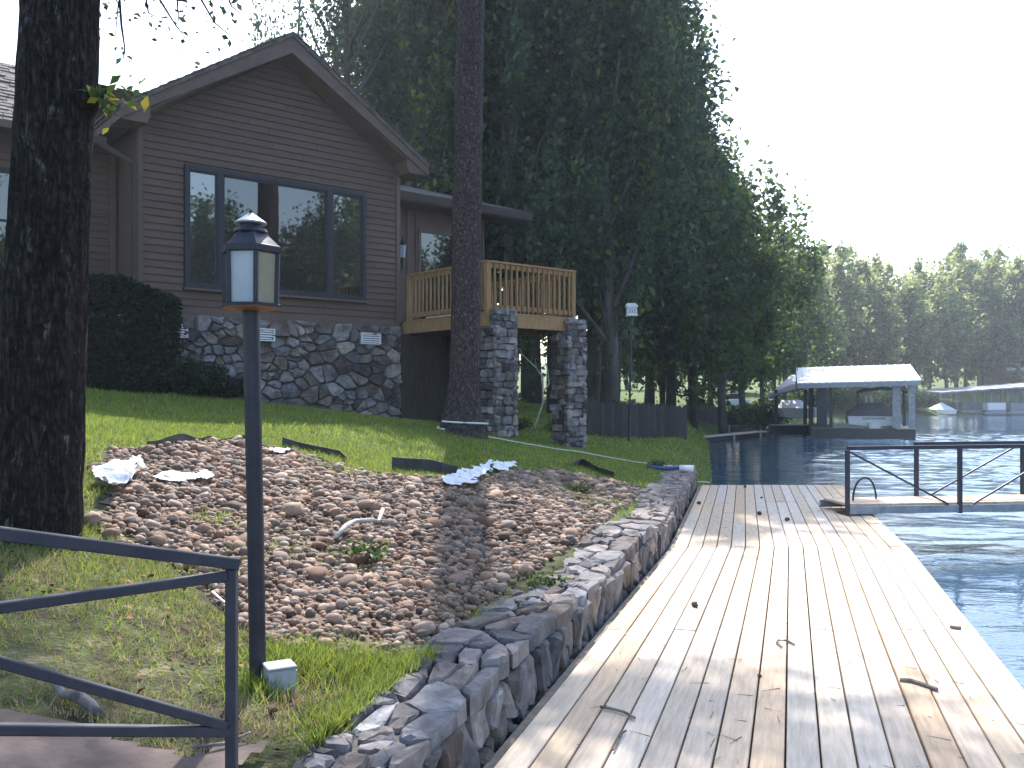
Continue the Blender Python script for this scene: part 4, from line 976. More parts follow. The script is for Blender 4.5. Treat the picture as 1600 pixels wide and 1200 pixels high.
VC = [tree_variant(61+i, 120, 60, 15, 4.4, .62, MAT['leaf3'], low=.14) for i in range(3)]
VS = [tree_variant(81+i, 60, 80, 18, 4.0, .20, MAT['leaf'], low=.3) for i in range(2)]
def tree(kind, i, u, y, h, label, group, wid=1.0, rz=None, x=None):
    cm, tm, H_ = kind[i % len(kind)]; px = (u-800)/F*y if x is None else x; g = max(gz1(px, y), LAKE_Z+.1)
    t = thing('broadleaf_tree', label, 'tree', (px, y, g), group); s = h/H_
    for nm, me in (('crown', cm), ('trunk', tm)):
        o = bpy.data.objects.new(nm, me); COL.objects.link(o); o.parent = t
        o.scale = (s*wid, s*wid, s); o.rotation_euler = (0, 0, (rz if rz is not None else rnd.uniform(0, 6.28)))
    return t
GA = 'tall dark trees behind the house and fence'; LA = 'tall dark leafy tree in the wood behind the house and fence'
for i, (u, y, h, w) in enumerate(((705,38,24,.95),(735,29,21,.8),(735,40,27,1.0),(765,33,23,.95),(830,40,27,1.1),(868,31,21,.95),(920,38,25,1.0),(935,46,26,1.0),(955,34,21,.85),
                                  (890,52,29,1.1),(790,50,30,1.1),(715,52,31,1.05),(1048,42,16.6,.95),(1085,50,17.5,.9),(955,27,17.5,.72),(1015,58,22.5,.9),(800,27,17.5,.7),(922,29.5,22,.75),(945,30,21.5,.72),(650,34,17,.7),(690,30,15,.7))):
    tree(VA, i, u, y, h, LA, GA, w)
tree(VS, 0, 535, 31, 20, 'sparse tree whose thin top shows sky above the house roof', None, .6, .4)
tree(VS, 1, 470, 44, 21.5, 'thin high tree with open twigs behind the ridge of the house', None, .6, 2.0)
GB = 'mid-sized trees at the shore beyond the fence'; LB_ = 'mid-sized leafy tree by the cove beyond the fence'
for i, (u, y, h, w) in enumerate(((1130,45,14.5,.95),(1085,40,13,.9),(1165,54,14,.95),(1035,47,11,.9),(1110,62,12,1.0),(1195,62,12.5,.9),(1010,60,11,1),(1225,72,14.5,.9),(960,60,11,1),(1145,75,12,1.0))):
    tree(VB, i, u, y, h, LB_, GB, w)
GC = 'sunlit trees along the far shore'; LC = 'sunlit tree in the row along the far shore'
fx_ = [(1262,88,14.5),(1300,94,17),(1335,100,16.5),(1372,98,13),(1400,106,16.5),(1432,104,12),(1452,112,17),(1480,108,15),(1508,116,19),(1535,112,17),(1562,118,20),(1590,112,17),(1625,118,19),(1660,115,17),(1275,110,18),(1350,116,18),(1420,122,17),(1495,126,19),(1570,130,20),(1640,130,19),(1240,100,15),(1210,92,13),(1160,95,14),(1100,92,14),(1040,90,13),(980,90,14)]
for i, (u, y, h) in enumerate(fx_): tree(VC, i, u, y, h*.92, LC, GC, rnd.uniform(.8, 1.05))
GD_ = 'trees across the lake mirrored in the picture window'
for i in range(22):
    y = -64 + i*5.5; x = float(np.interp(y, [-60, 30, 70], [54, 66, 82])) + 5 + rnd.uniform(0, 7)
    tree(VB, i, 0, y, rnd.uniform(17, 24), 'lakeside tree across the water seen only as a reflection in the window', GD_, 1.05, x=x)
# low bushes on the cove bank
for i, (u, y, r, h) in enumerate(((1192,52,1.4,1.5),(1150,56,1.2,1.0),(1178,58,1.5,1.3),(1212,60,1.6,2.0))):
    px = (u-800)/F*y; bush('shore_bush', 'rounded green bush on the cove bank left of the boathouses', (px, y, max(gz1(px,y), -.4)), r, h, 1500, .2, MAT['leaf2'], 'bush', 'bushes on the cove bank')

for i, (u, r, h) in enumerate(((1268,2.2,3.0),(1296,2.6,2.2),(1330,2.4,2.8),(1368,2.8,2.2),(1405,2.2,2.6),(1436,1.8,1.4))):
    y = 86 - (1440-u)*.05; y = float(y); px = (u-800)/F*y
    while shore_dist(np.array([px]), np.array([y]))[0] < .6: y += .7; px = (u-800)/F*y
    bush('shore_bush', 'rounded green bush along the far shore behind the white-roofed boathouse', (px, y, gz1(px, y)), r, h, 1500, .34, MAT['leaf2'], 'bush', 'bushes along the far shore')
# ---------------- fences ----------------
def fence(p, q, hgt, label, step, name='picket_fence'):
    a, b = Vector(p), Vector(q); L_ = (b-a).length; n = int(L_/step); d = (b-a)/L_; nn = Vector((d.y, -d.x))
    t = thing(name, label, 'fence', (a.x, a.y, gz1(a.x, a.y)))
    for i in range(n):
        c = a + d*(i+.5)*step; g = gz1(c.x, c.y); w = step*.46; h = hgt*rnd.uniform(.94, 1.04)
        m = MB(); e = d*w; f_ = nn*.012
        m.add([(c.x-e.x-f_.x,c.y-e.y-f_.y,g-.1),(c.x+e.x-f_.x,c.y+e.y-f_.y,g-.1),(c.x+e.x-f_.x,c.y+e.y-f_.y,g+h-.05),(c.x-f_.x,c.y-f_.y,g+h),(c.x-e.x-f_.x,c.y-e.y-f_.y,g+h-.05),
               (c.x-e.x+f_.x,c.y-e.y+f_.y,g-.1),(c.x+e.x+f_.x,c.y+e.y+f_.y,g-.1),(c.x+e.x+f_.x,c.y+e.y+f_.y,g+h-.05),(c.x+f_.x,c.y+f_.y,g+h),(c.x-e.x+f_.x,c.y-e.y+f_.y,g+h-.05)],
              [(4,3,2,1,0),(5,6,7,8,9)]+[(k,(k+1)%5,(k+1)%5+5,k+5) for k in range(5)])
        m.build('picket', MAT['fence'], t)
    for z in (.25, .72):
        mm = MB()
        for i in range(6):
            c0, c1 = a + d*L_*i/6 + nn*-.035, a + d*L_*(i+1)/6 + nn*-.035
            mm.bar((c0.x,c0.y,gz1(c0.x,c0.y)+hgt*z),(c1.x,c1.y,gz1(c1.x,c1.y)+hgt*z),.035,.08)
        mm.build('rail', MAT['fence'], t)
    for f_ in (0, .33, .66, 1):
        c = a + d*L_*f_ + nn*-.08; g = gz1(c.x, c.y); MB().box(c.x-.05,c.x+.05,c.y-.05,c.y+.05,g-.2,g+hgt+.04).build('post', MAT['fence'] if f_ < 1 else MAT['bark_far'], t)
fence((1.6, 23.0), (5.35, 27.4), 1.0, 'dark weathered picket fence sloping down beside the stone pillars', .12)
fence((8.6, 43.5), (12.4, 52), 1.0, 'far dark board fence behind the cove shore', .17)

# ---------------- bird house ----------------
bp_ = on_ground(982, 692, 18, 30); bhs = thing('bird_house', 'white bird house on a tall thin pole in front of the fence', 'bird house', bp_)
by_ = bp_.y; s_ = by_/F; top = ray(987, 492, by_)
MB().tube([(bp_.x, by_, bp_.z-.2), (top.x, by_, top.z)], .028, 8).build('pole', MAT['dark_metal'], bhs)
cx, cz = top.x, top.z
MB().box(cx-7.5*s_, cx+7.5*s_, by_-.12, by_+.12, cz+.01, cz+13*s_).build('body', MAT['white'], bhs)
MB().prism([(cx-9*s_, cz+12.5*s_), (cx+9.5*s_, cz+12.5*s_), (cx+5*s_, cz+17.5*s_), (cx-8*s_, cz+17.5*s_)], by_-.16, by_+.16).build('roof', MAT['white'], bhs)
MB().box(cx-8.5*s_, cx+8.5*s_, by_-.15, by_+.15, cz-.03, cz+.009).build('floor', MAT['white'], bhs)
for zz in (3, 9): MB().box(cx-7.6*s_, cx+7.6*s_, by_-.135, by_-.121, cz+(zz-.6)*s_, cz+(zz+.2)*s_).build('ledge', MAT['galv'], bhs)
for a in (-4, 0, 4): MB().tube([(cx+a*s_, by_-.125, cz+5.6*s_), (cx+a*s_, by_-.11, cz+5.6*s_)], .02, 8).build('entrance_hole', MAT['black'], bhs)

# ---------------- boats, boathouses, far docks ----------------
def loft_boat(t, x0, x1, y0, y1, zb, zt, mat, name='hull', n=9, flare=.14):
    """pontoon-free hull: stern at y0 (towards us), pointed bow at y1"""
    m = MB(); secs = []
    for i in range(n):
        f_ = i/(n-1); w = (x1-x0)/2*(1 - max(0, (f_-.5)/.5)**2.2*.96); cx = (x0+x1)/2; y = y0+(y1-y0)*f_; k = .25*max(0, f_-.6)
        secs += [(cx-w*(1-flare), y, zb+k), (cx, y, zb-.12+k), (cx+w*(1-flare), y, zb+k), (cx+w, y, zt+k*.6), (cx-w, y, zt+k*.6)]
    m.add(secs, [(i*5+k, i*5+(k+1)%5, (i+1)*5+(k+1)%5, (i+1)*5+k) for i in range(n-1) for k in range(5)] + [(0,1,2,3,4), tuple((n-1)*5+k for k in (4,3,2,1,0))])
    return m.build(name, mat, t)
BY = 43.0; bs = BY/F
def bx_(u, y=BY): return (u-800)/F*y
bh = thing('boathouse', 'boathouse with shiny white metal roof standing on dark floats in the lake', 'boathouse', (bx_(1347), BY+2, LAKE_Z))
xl, xr = bx_(1272), bx_(1424); zl = lambda v, y=BY: EYE + (V0-v)/F*y
MB().box(xl, xr, BY, BY+1.0, LAKE_Z-.1, LAKE_Z+.42).build('front_float', MAT['black'], bh)
MB().box(xl, xl+1.0, BY+1.002, BY+7, LAKE_Z-.1, LAKE_Z+.42).build('side_float', MAT['black'], bh)
MB().box(xr-.8, xr, BY+1.002, BY+7, LAKE_Z-.1, LAKE_Z+.42).build('side_float', MAT['black'], bh)
MB().box(xl-.03, xl+1.05, BY-.03, BY+7, LAKE_Z+.422, LAKE_Z+.47).build('walkway', MAT['wood_dark'], bh)
MB().box(xr-.85, xr+.03, BY-.03, BY+7, LAKE_Z+.422, LAKE_Z+.47).build('walkway', MAT['wood'], bh)
ez, rz_ = zl(596), zl(572)
for (x, y) in ((xl+.55, BY+.15), (xl+.9, BY+.15), (xr-.12, BY+.15), (xr-.9, BY+.5), (xl+.1, BY+6.6), (xr-.12, BY+6.6), (xl+.1, BY+3.3), (xr-.12, BY+3.3)):
    MB().box(x-.07, x+.07, y-.07, y+.07, LAKE_Z+.45, ez+.02).build('post', MAT['rail_metal'], bh)
rx0, rx1 = bx_(1250), bx_(1430)
tl = .45                                                 # the eave is seen tilted: the roof leans a little
def roofslab(t, x0, x1, y0, y1, z0, z1, tilt, th, mat, n, name='roof'):
    m = MB()
    for i in range(n):
        a, b = x0+(x1-x0)*i/n, x0+(x1-x0)*(i+1)/n; za, zb2 = tilt*i/n, tilt*(i+1)/n; c, zc_ = b-(b-a)*.12, zb2+.035
        for (p, q, zp, zq) in ((a, c, za, zb2), (c, b, zb2+.03, zb2+.03)):
            m.add([(p,y0,z0+zp),(q,y0,z0+zq),(q,y1,z1+zq),(p,y1,z1+zp),(p,y0,z0+zp-th),(q,y0,z0+zq-th),(q,y1,z1+zq-th),(p,y1,z1+zp-th)],[(0,1,2,3),(4,7,6,5),(0,4,5,1),(1,5,6,2),(2,6,7,3),(3,7,4,0)])
    return m.build(name, mat, t)
roofslab(bh, rx0, rx1, BY-.4, BY+3.6, zl(598), zl(574, BY+3.6), .12, .05, MAT['white_metal'], 16)
roofslab(bh, rx0, rx1, BY+7.6, BY+3.61, zl(598), zl(574, BY+3.6)-.01, .12, .05, MAT['white_metal'], 16)
m = MB(); m.bar((rx0, BY-.36, zl(598)-.16), (rx1, BY-.36, zl(598)-.03), .05, .22); m.build('fascia_board', MAT['galv'], bh)
m = MB(); m.bar((rx0+.05, BY-.3, zl(598)-.2), (rx0+.05, BY+3.6, zl(571)-.1), .05, .28); m.build('fascia_board', MAT['wood_dark'], bh)
for (xa_, xb2, ya_, yb2, mt) in ((xl+.42, xl+.5, BY+.35, BY+5.5, 'wood_dark'), (xl+.30, xl+.72, BY+.05, BY+.13, 'rail_metal'), (xr-.98, xr-.62, BY+.3, BY+.38, 'galv'), (xr-.30, xr-.02, BY+.05, BY+.12, 'galv')):
    MB().box(xa_, xb2, ya_, yb2, LAKE_Z+.47, ez-.02).build('side_panel', MAT[mt], bh)
fen = MB()
for i in range(7): fen.box(bx_(1262)+i*.14, bx_(1262)+i*.14+.03, BY+.3, BY+.33, LAKE_Z+.45, zl(612))
fen.build('slat_screen', MAT['rail_metal'], bh)
bt = thing('covered_boat', 'white motor boat under a grey cover inside the boathouse', 'boat', (bx_(1353), BY+2.6, LAKE_Z))
a0, a1 = bx_(1314, BY+1.2), bx_(1391, BY+1.2)
loft_boat(bt, a0, a1, BY+1.2, BY+6.2, zl(664), zl(650), MAT['white'], flare=.04)
MB().box(a0+.7, a1-.7, BY+1.15, BY+1.199, zl(656), zl(653)).build('name_plate', MAT['galv'], bt)
m = MB(); zc1, zc2 = zl(649.5), zl(630); cxm = (a0+a1)/2
m.add([(a0-.02,BY+1.18,zc1),(a1+.02,BY+1.18,zc1),(a1-.05,BY+4.5,zc1+.08),(cxm,BY+6.3,zc1+.2),(a0+.05,BY+4.5,zc1+.08),(cxm-.5,BY+2.2,zc2),(cxm+.35,BY+2.2,zc2),(cxm+.2,BY+3.6,zc2-.05),(cxm-.3,BY+3.6,zc2-.05),(a0-.02,BY+1.18,zc1-.05),(a1+.02,BY+1.18,zc1-.05)],
      [(0,1,6,5),(1,2,7,6),(2,3,7),(3,8,7),(3,4,8),(4,0,5,8),(5,6,7,8),(0,9,10,1)]); m.build('cover', MAT['grey_vinyl'], bt)
m = MB(); ya = BY+2.5; m.tube([ray(1316, 645, ya), ray(1316, 612, ya), ray(1326, 608, ya), ray(1350, 606, ya), ray(1376, 607, ya), ray(1383, 611, ya), ray(1383, 645, ya)], .045, 6)
for v_ in (0,): m.tube([ray(1312, 614, ya+.2), ray(1326, 609, ya+.2), ray(1350, 607, ya+.2), ray(1376, 608, ya+.2), ray(1386, 613, ya+.2)], .09, 6)
m.build('bimini_frame', MAT['black'], bt)
for u in (1326, 1333): MB().bar(ray(u, 646, ya+.5), ray(u-2, 618, ya+.5), .12, .03).build('windscreen', MAT['white'], bt)
MB().box(cxm-.25, cxm+.25, BY+.75, BY+1.148, zl(672), zl(661)).build('outboard_motor', MAT['white'], bt)
BROT = R(-17)
def turn(t, piv, a):
    d = Vector(t.location) - Vector(piv); t.location = Vector((piv[0]+d.x*math.cos(a)-d.y*math.sin(a), piv[1]+d.x*math.sin(a)+d.y*math.cos(a), t.location.z)); t.rotation_euler.z = a
PIV = Vector((bx_(1347), BY, 0)); turn(bh, PIV, BROT); turn(bt, PIV, BROT)
# second boathouse behind, seen end on with its long dull roof
B2 = 49.5; b2 = thing('boathouse', 'dull grey sloped-roof boathouse half hidden behind the white-roofed one', 'boathouse', (bx_(1228, B2), B2+1, LAKE_Z))
def R2(u, v, y): return ray(u, v, y)
m = MB(); q = [R2(1199, 619, B2), R2(1262, 604, B2), R2(1262, 586, B2+3), R2(1236, 586, B2+3)]
m.add(q + [p + Vector((0,0,-.1)) for p in q], [(0,1,2,3),(4,7,6,5),(0,4,5,1),(1,5,6,2),(2,6,7,3),(3,7,4,0)]); m.build('roof', MAT['galv'], b2)
q = [R2(1236, 586.2, B2+3.01), R2(1262, 586.2, B2+3.01), R2(1266, 600, B2+6), R2(1215, 608, B2+6)]
m = MB(); m.add(q + [p + Vector((0,0,-.1)) for p in q], [(0,1,2,3),(4,7,6,5),(0,4,5,1),(1,5,6,2),(2,6,7,3),(3,7,4,0)]); m.build('roof', MAT['galv'], b2)
for u in (1212, 1258): p = R2(u, 650, B2+.3); MB().box(p.x-.08,p.x+.08,p.y-.08,p.y+.08,LAKE_Z,zl(609, B2)).build('post', MAT['rail_metal'], b2)
p = R2(1206, 660, B2); q = R2(1272, 660, B2); MB().box(p.x, q.x, B2-.5, B2+.5, LAKE_Z-.1, LAKE_Z+.36).build('float', MAT['black'], b2)
MB().box(p.x, q.x, B2-.52, B2+.52, LAKE_Z+.362, LAKE_Z+.41).build('walkway', MAT['wood'], b2)
wb2 = thing('white_boat', 'shiny white boat catching the sun under the grey boathouse roof', 'boat', (bx_(1248, B2+1), B2+1.5, LAKE_Z))
loft_boat(wb2, bx_(1222, B2+1), bx_(1285, B2+1), B2+.9, B2+5, zl(652, B2), zl(638, B2), MAT['white'], flare=.12)
p = R2(1245, 640, B2+1.6); m = MB(); m.add([(p.x-.8,p.y,p.z+.05),(p.x+.8,p.y,p.z+.05),(p.x+.55,p.y+1.0,p.z+.55),(p.x-.55,p.y+1.0,p.z+.55),(p.x-.6,p.y+1.8,p.z+.05),(p.x+.6,p.y+1.8,p.z+.05)],[(0,1,2,3),(3,2,5,4),(0,3,4),(1,5,2)])
m.build('cabin', MAT['white'], wb2)
# low walkways of the cove
for i, (u0, v0, u1, v1, lab) in enumerate(((1075,668,1195,664,'farther low grey dock walkway in the cove'), (1092,683,1190,674,'nearer low weathered dock walkway in the cove'))):
    a, b = on_z(u0, v0, -.22), on_z(u1, v1, -.22); t = thing('low_dock', lab, 'dock', (a.x, a.y, LAKE_Z))
    nb = 24
    for k in range(nb):
        p0, p1 = a.lerp(b, (k+.04)/nb), a.lerp(b, (k+.96)/nb); MB().bar(p0, p1, .55, .05).build('plank', MAT['wood'] if i else MAT['wood_dark'], t)
    MB().bar(a + Vector((0,.1,-.14)), b + Vector((0,.1,-.14)), .3, .2).build('float', MAT['black'], t)
    for f_ in (.05, .5, .95):
        c = a.lerp(b, f_); MB().tube([(c.x, c.y-.3, -1.2), (c.x, c.y-.3, -.12)], .05, 7).build('pile', MAT['dead_wood'], t)
# far roofed dock with pontoon boats
FY = 92.0; fd = thing('roofed_dock', 'long roofed boat dock on the far shore at the right edge', 'dock', (bx_(1535, FY), FY, LAKE_Z))
fzl = lambda v: zl(v, FY)
roofslab(fd, bx_(1464, FY), bx_(1660, FY), FY-1, FY+5, fzl(613), fzl(609), .85, .14, MAT['galv'], 10)
for u in np.linspace(1470, 1655, 8):
    for dy in (0, 4.5): MB().box(bx_(u, FY)-.07, bx_(u, FY)+.07, FY+dy, FY+dy+.14, LAKE_Z, fzl(612)).build('post', MAT['galv'], fd)
MB().box(bx_(1462, FY), bx_(1660, FY), FY+4.0, FY+5.2, LAKE_Z-.1, LAKE_Z+.4).build('float', MAT['black'], fd)
def pontoon(u0, u1, y, label, canopy, colour):
    x0, x1 = bx_(u0, y), bx_(u1, y); t = thing('pontoon_boat', label, 'boat', ((x0+x1)/2, y+1, LAKE_Z), 'pontoon boats at the far roofed dock')
    for dy in (.2, 1.9): MB().tube([(x0-.2, y+dy, LAKE_Z+.15), (x0+.2, y+dy, LAKE_Z+.18), (x1, y+dy, LAKE_Z+.18)], [.06,.3,.3], 10).build('float_tube', MAT['galv'], t)
    MB().box(x0, x1, y, y+2.2, LAKE_Z+.42, LAKE_Z+.52).build('floor', MAT['galv'], t)
    MB().box(x0+.1, x1-.05, y-.03, y, LAKE_Z+.53, LAKE_Z+1.25).box(x0+.1, x0+.14, y+.002, y+2.2, LAKE_Z+.53, LAKE_Z+1.25).box(x1-.09, x1-.05, y+.002, y+2.2, LAKE_Z+.53, LAKE_Z+1.25).build('side_panel', colour, t)
    MB().box(x0+.4, x0+1.6, y+.4, y+1.2, LAKE_Z+.53, LAKE_Z+1.35).build('seat', MAT['grey_vinyl'], t)
    if canopy:
        m = MB(); m.box(x0+.6, x1-.4, y+.1, y+2.1, LAKE_Z+2.5, LAKE_Z+2.62); m.build('canopy', MAT['black'], t)
        for x in (x0+.7, x1-.5):
            for dy in (.15, 2.05): MB().bar((x, y+dy, LAKE_Z+1.2), (x, y+dy, LAKE_Z+2.5), .05, .05).build('canopy_pole', MAT['rail_metal'], t)
pontoon(1502, 1538, 91.5, 'grey low pontoon boat without canopy under the far dock roof', False, MAT['grey_vinyl'])
pontoon(1542, 1572, 90.5, 'pontoon boat with dark canopy at the far dock', True, MAT['white'])
pontoon(1578, 1620, 91, 'pale pontoon boat cut by the right edge of the photo', True, MAT['galv'])
js = thing('small_boat', 'small white covered boat on the far shore left of the pontoon boats', 'boat', (bx_(1473, 91), 91, LAKE_Z))
loft_boat(js, bx_(1458, 91), bx_(1492, 91), 90.5, 94, LAKE_Z+.1, LAKE_Z+.55, MAT['white']); m = MB(); c = Vector((bx_(1475, 91), 92, LAKE_Z+.55))
m.add([c+Vector((-1,-1.4,0)), c+Vector((1,-1.4,0)), c+Vector((.8,1,.05)), c+Vector((-.8,1,.05)), c+Vector((0,-.5,.75))], [(0,1,4),(1,2,4),(2,3,4),(3,0,4)]); m.build('cover', MAT['white'], js)
# far houses
fh = thing('far_house', 'brown house with dark low roof among the far shore trees at the right edge', 'house', (bx_(1600, 112), 112, 1.5))
zz = lambda v: zl(v, 112)
m = MB(); x0, x1 = bx_(1578, 112), bx_(1690, 112); MB().box(x0, x1, 112, 120, -.5, zz(566)).build('wall', MAT['far_wall'], fh)
m.prism([(x0-1.2, zz(566)), (x1+1, zz(566)), (x1+1, zz(550)), ((x0+x1)/2, zz(535)), (x0-1.2, zz(553))], 111, 121).build('roof', MAT['roof'], fh)
for u in (1584, 1594): w_ = MB().box(bx_(u,112), bx_(u+5,112), 111.93, 111.999, zz(598), zz(586)).build('window', MAT['pane'], fh)
MB().box(x0-.5, x0+6, 111.9, 112, zz(580), zz(574)).build('trim_board', MAT['white'], fh)
sh = thing('garden_shed', 'small brown shed with pale flat roof behind the fence', 'shed', (bx_(955, 50), 50, .6))
zz = lambda v: zl(v, 50)
MB().box(bx_(937,50), bx_(966,50), 50, 53, .2, zz(613.2)).build('wall', MAT['far_wall'], sh)
MB().box(bx_(934,50), bx_(969,50), 49.6, 53.4, zz(613), zz(606)).build('roof', MAT['galv'], sh)
MB().box(bx_(941,50), bx_(961,50), 49.95, 49.999, .3, zz(616)).build('door', MAT['black'], sh)
for u in (937, 966): MB().box(bx_(u,50)-.06, bx_(u,50)+.06, 49.7, 49.82, .2, zz(613.1)).build('post', MAT['dead_wood'], sh)
car = thing('parked_car', 'white car parked beyond the far board fence under the trees', 'car', (bx_(1148, 68), 68, 1.3)); gy_ = gz1(bx_(1148,68), 68)
cz = zl(634, 68); xa, xb = bx_(1128, 68), bx_(1172, 68); w = xb-xa
car.location.z = cz-.3; OFF[car.name] = Vector(car.location)
m = MB(); m.prism([(xa, cz), (xb, cz), (xb, cz+.45), (xb-.1*w, cz+.52), (xa+.08*w, cz+.5), (xa, cz+.4)], 68, 69.7).build('body', MAT['white'], car, bevel=.06)
MB().prism([(xa+.2*w, cz+.50), (xb-.18*w, cz+.52), (xb-.32*w, cz+.92), (xa+.36*w, cz+.92)], 68.15, 69.55).build('cabin', MAT['black'], car, bevel=.05)
MB().prism([(xa+.33*w, cz+.91), (xb-.30*w, cz+.91), (xb-.34*w, cz+.97), (xa+.38*w, cz+.97)], 68.2, 69.5).build('roof', MAT['white'], car)
for f_ in (.2, .8):
    for y in (67.98, 69.55): MB().tube([(xa+w*f_, y, cz), (xa+w*f_, y+.18, cz)], .32, 14).build('wheel', MAT['black'], car)

# ---------------- small things on the bank and dock ----------------
rp_ = MB(); a = on_ground(696, 652, 12, 17); P0 = Vector((-.95, 14.72, 1.10)); P1 = Vector((3.55, 16.1, .03))
pts = [P0.lerp(P1, t) + Vector((0, -.10*math.sin(math.pi*t), -.22*math.sin(math.pi*t)**1.0)) for t in np.linspace(0, 1, 26)]
pts = [Vector((p.x, p.y, max(p.z, gz1(p.x, p.y) + .05))) for p in pts]
rp_.tube(pts, .009, 6)
rp_.tube([Vector((pax_l[2][0] + .42*math.cos(t), PY + .42*math.sin(t), 1.12 - .02*t)) for t in np.linspace(-2.4, 4.0, 24)], .016, 6)
ro = rp_.build('mooring_rope', MAT['rope']); tag(ro, 'pale mooring rope from the pine trunk down to the dock corner', 'rope')
def strip_thing(name, label, cat, px, w, h, mat, lift=.0, group=None, wav=.02):
    P = [on_ground(u, v) for u, v in px]; Q = []
    for a, b in zip(P[:-1], P[1:]):
        for k in range(6): Q.append(a.lerp(b, k/6))
    Q.append(P[-1]); m = MB(); vs = []
    for i, p in enumerate(Q):
        g = gz1(p.x, p.y); nz_ = float(vnoise(np.array([p.x*3]), np.array([p.y*3]), 1.0, 3)[0]); hh = h*(.45 + .8*nz_); y = wav*(nz_-.5)*2; lean = .06*(nz_-.4)
        vs += [(p.x, p.y+y, g-.03+lift), (p.x, p.y+y+w, g-.03+lift), (p.x, p.y+y+w+lean, g+hh+lift), (p.x, p.y+y+lean, g+hh+lift)]
    n = len(Q); m.add(vs, [(i*4+k, i*4+(k+1)%4, (i+1)*4+(k+1)%4, (i+1)*4+k) for i in range(n-1) for k in range(4)]+[(0,1,2,3), tuple((n-1)*4+k for k in (3,2,1,0))])
    return tag(m.build(name, mat), label, cat, group)
strip_thing('edging_strip', 'long black plastic edging curving along the top of the stone bed', 'edging', [(230,702),(260,697),(300,694),(330,690),(345,694),(380,688),(395,691)], .014, .10, MAT['black'])
strip_thing('edging_strip', 'black edging strip behind the lamp post, bent at its right end', 'edging', [(440,698),(470,701),(500,708),(530,714),(542,722),(535,730)], .014, .10, MAT['black'])
strip_thing('edging_strip', 'crumpled black edging sheet at the lawn edge below the pine', 'edging', [(612,734),(630,736),(660,739),(690,742),(715,746)], .02, .14, MAT['black'])
strip_thing('edging_strip', 'short black edging piece at the right end of the stone bed', 'edging', [(895,731),(910,729),(930,738),(960,750)], .012, .10, MAT['black'])
def crumple(name, label, px, size, mat, seed, h=.05):
    """torn sheet lying over the stones: a wrinkled grid with a ragged outline and thickness"""
    P = [on_ground(u, v) for u, v in px]; poly = [(p.x, p.y) for p in P]; xs = [p.x for p in P]; ys_ = [p.y for p in P]
    st = size; gxs = np.arange(min(xs)-st, max(xs)+st, st); gys = np.arange(min(ys_)-st, max(ys_)+st*2, st); X_, Y_ = np.meshgrid(gxs, gys); X_ = X_.ravel(); Y_ = Y_.ravel()
    ok = inpoly(X_ + (vnoise(X_, Y_, 9, seed)-.5)*.10, Y_ + (vnoise(X_, Y_, 9, seed+1)-.5)*.10, poly)
    Z_ = gz(X_, Y_) + .045 + h*vnoise(X_, Y_, 8, seed+2) + h*.7*np.abs(vnoise(X_*2, Y_, 9, seed+3)-.5); n = len(gxs)
    m = MB(); vs = [(a, b, c) for a, b, c in zip(X_, Y_, Z_)]; N_ = len(vs); fs = []
    for j in range(len(gys)-1):
        for i in range(n-1):
            k = (j*n+i, j*n+i+1, (j+1)*n+i+1, (j+1)*n+i)
            if sum(ok[q] for q in k) >= 2: fs.append(k)
    used = sorted({q for f_ in fs for q in f_}); mp = {q: i for i, q in enumerate(used)}
    m.add([vs[q] for q in used], [tuple(mp[q] for q in f_) for f_ in fs]); o = m.build(name, mat)
    sm = o.modifiers.new('thickness', 'SOLIDIFY'); sm.thickness = .004
    return o
for (lab, px, sd, mt, h) in (
    ('torn white fabric sheet with a raised point at the left end of the stone bed', [(148,765),(160,752),(205,745),(214,733),(217,750),(200,770),(180,790),(158,792),(162,772)], 3, 'fabric', .13),
    ('long white fabric scrap lying under the stones beside the first torn sheet', [(245,760),(258,750),(285,752),(325,750),(337,756),(315,763),(285,765),(262,764)], 5, 'fabric', .03),
    ('crumpled pale fabric below the black sheet under the pine', [(690,765),(715,752),(750,738),(770,730),(768,742),(745,755),(742,770),(705,768)], 7, 'fabric', .07),
    ('pale fabric flap at the lawn edge right of the pine shadow', [(775,730),(805,730),(806,738),(785,744),(772,740)], 9, 'fabric', .05),
    ('small white fabric scrap showing among stones right of the lamp post', [(425,712),(448,709),(455,714),(432,718)], 11, 'fabric', .03),
    ('dark plastic sheet edge showing above the white torn fabric', [(168,741),(200,739),(216,730),(214,735),(190,745),(172,745)], 13, 'black', .03)):
    o = crumple('fabric_scrap' if mt == 'fabric' else 'plastic_sheet', lab, px, .018, MAT[mt], sd, h); tag(o, lab, 'fabric' if mt == 'fabric' else 'plastic sheet')
def stick(name, label, cat, pts, rad, mat, seg=7, ground=True, lift=.03):
    P = [on_ground(u, v) + Vector((0,0,lift+l)) for u, v, l in pts]; m = MB(); m.tube(P, rad, seg, jit=.12, rg=rnd); return tag(m.build(name, mat, smooth=True), label, cat)
stick('driftwood_stick', 'bleached white bent stick lying on the river stones', 'stick', [(524,850,.02),(540,840,.05),(556,831,.05),(580,831,.06),(592,831,.05),(598,822,.10)], [.016,.02,.018,.014,.014,.018], MAT['dead_wood'])
stick('grey_branch', 'grey barky branch piece in the grass behind the ramp railing', 'branch', [(84,1076,.06),(88,1092,.04),(98,1103,.03),(118,1106,.04),(142,1121,.03),(160,1129,.01)], [.012,.016,.014,.022,.022,.012], MAT['log'], 9, lift=.01)
stick('white_twig', 'straight white twig at the edge of stones and grass by the railing', 'twig', [(332,937,.01),(346,950,.01),(360,960,.01)], [.006,.006,.005], MAT['white'])
stick('thin_stick', 'thin dark stick lying on the path slab beside the railing post', 'stick', [(300,1197,.03),(350,1190,.03),(392,1179,.05)], [.006,.007,.004], MAT['log'])
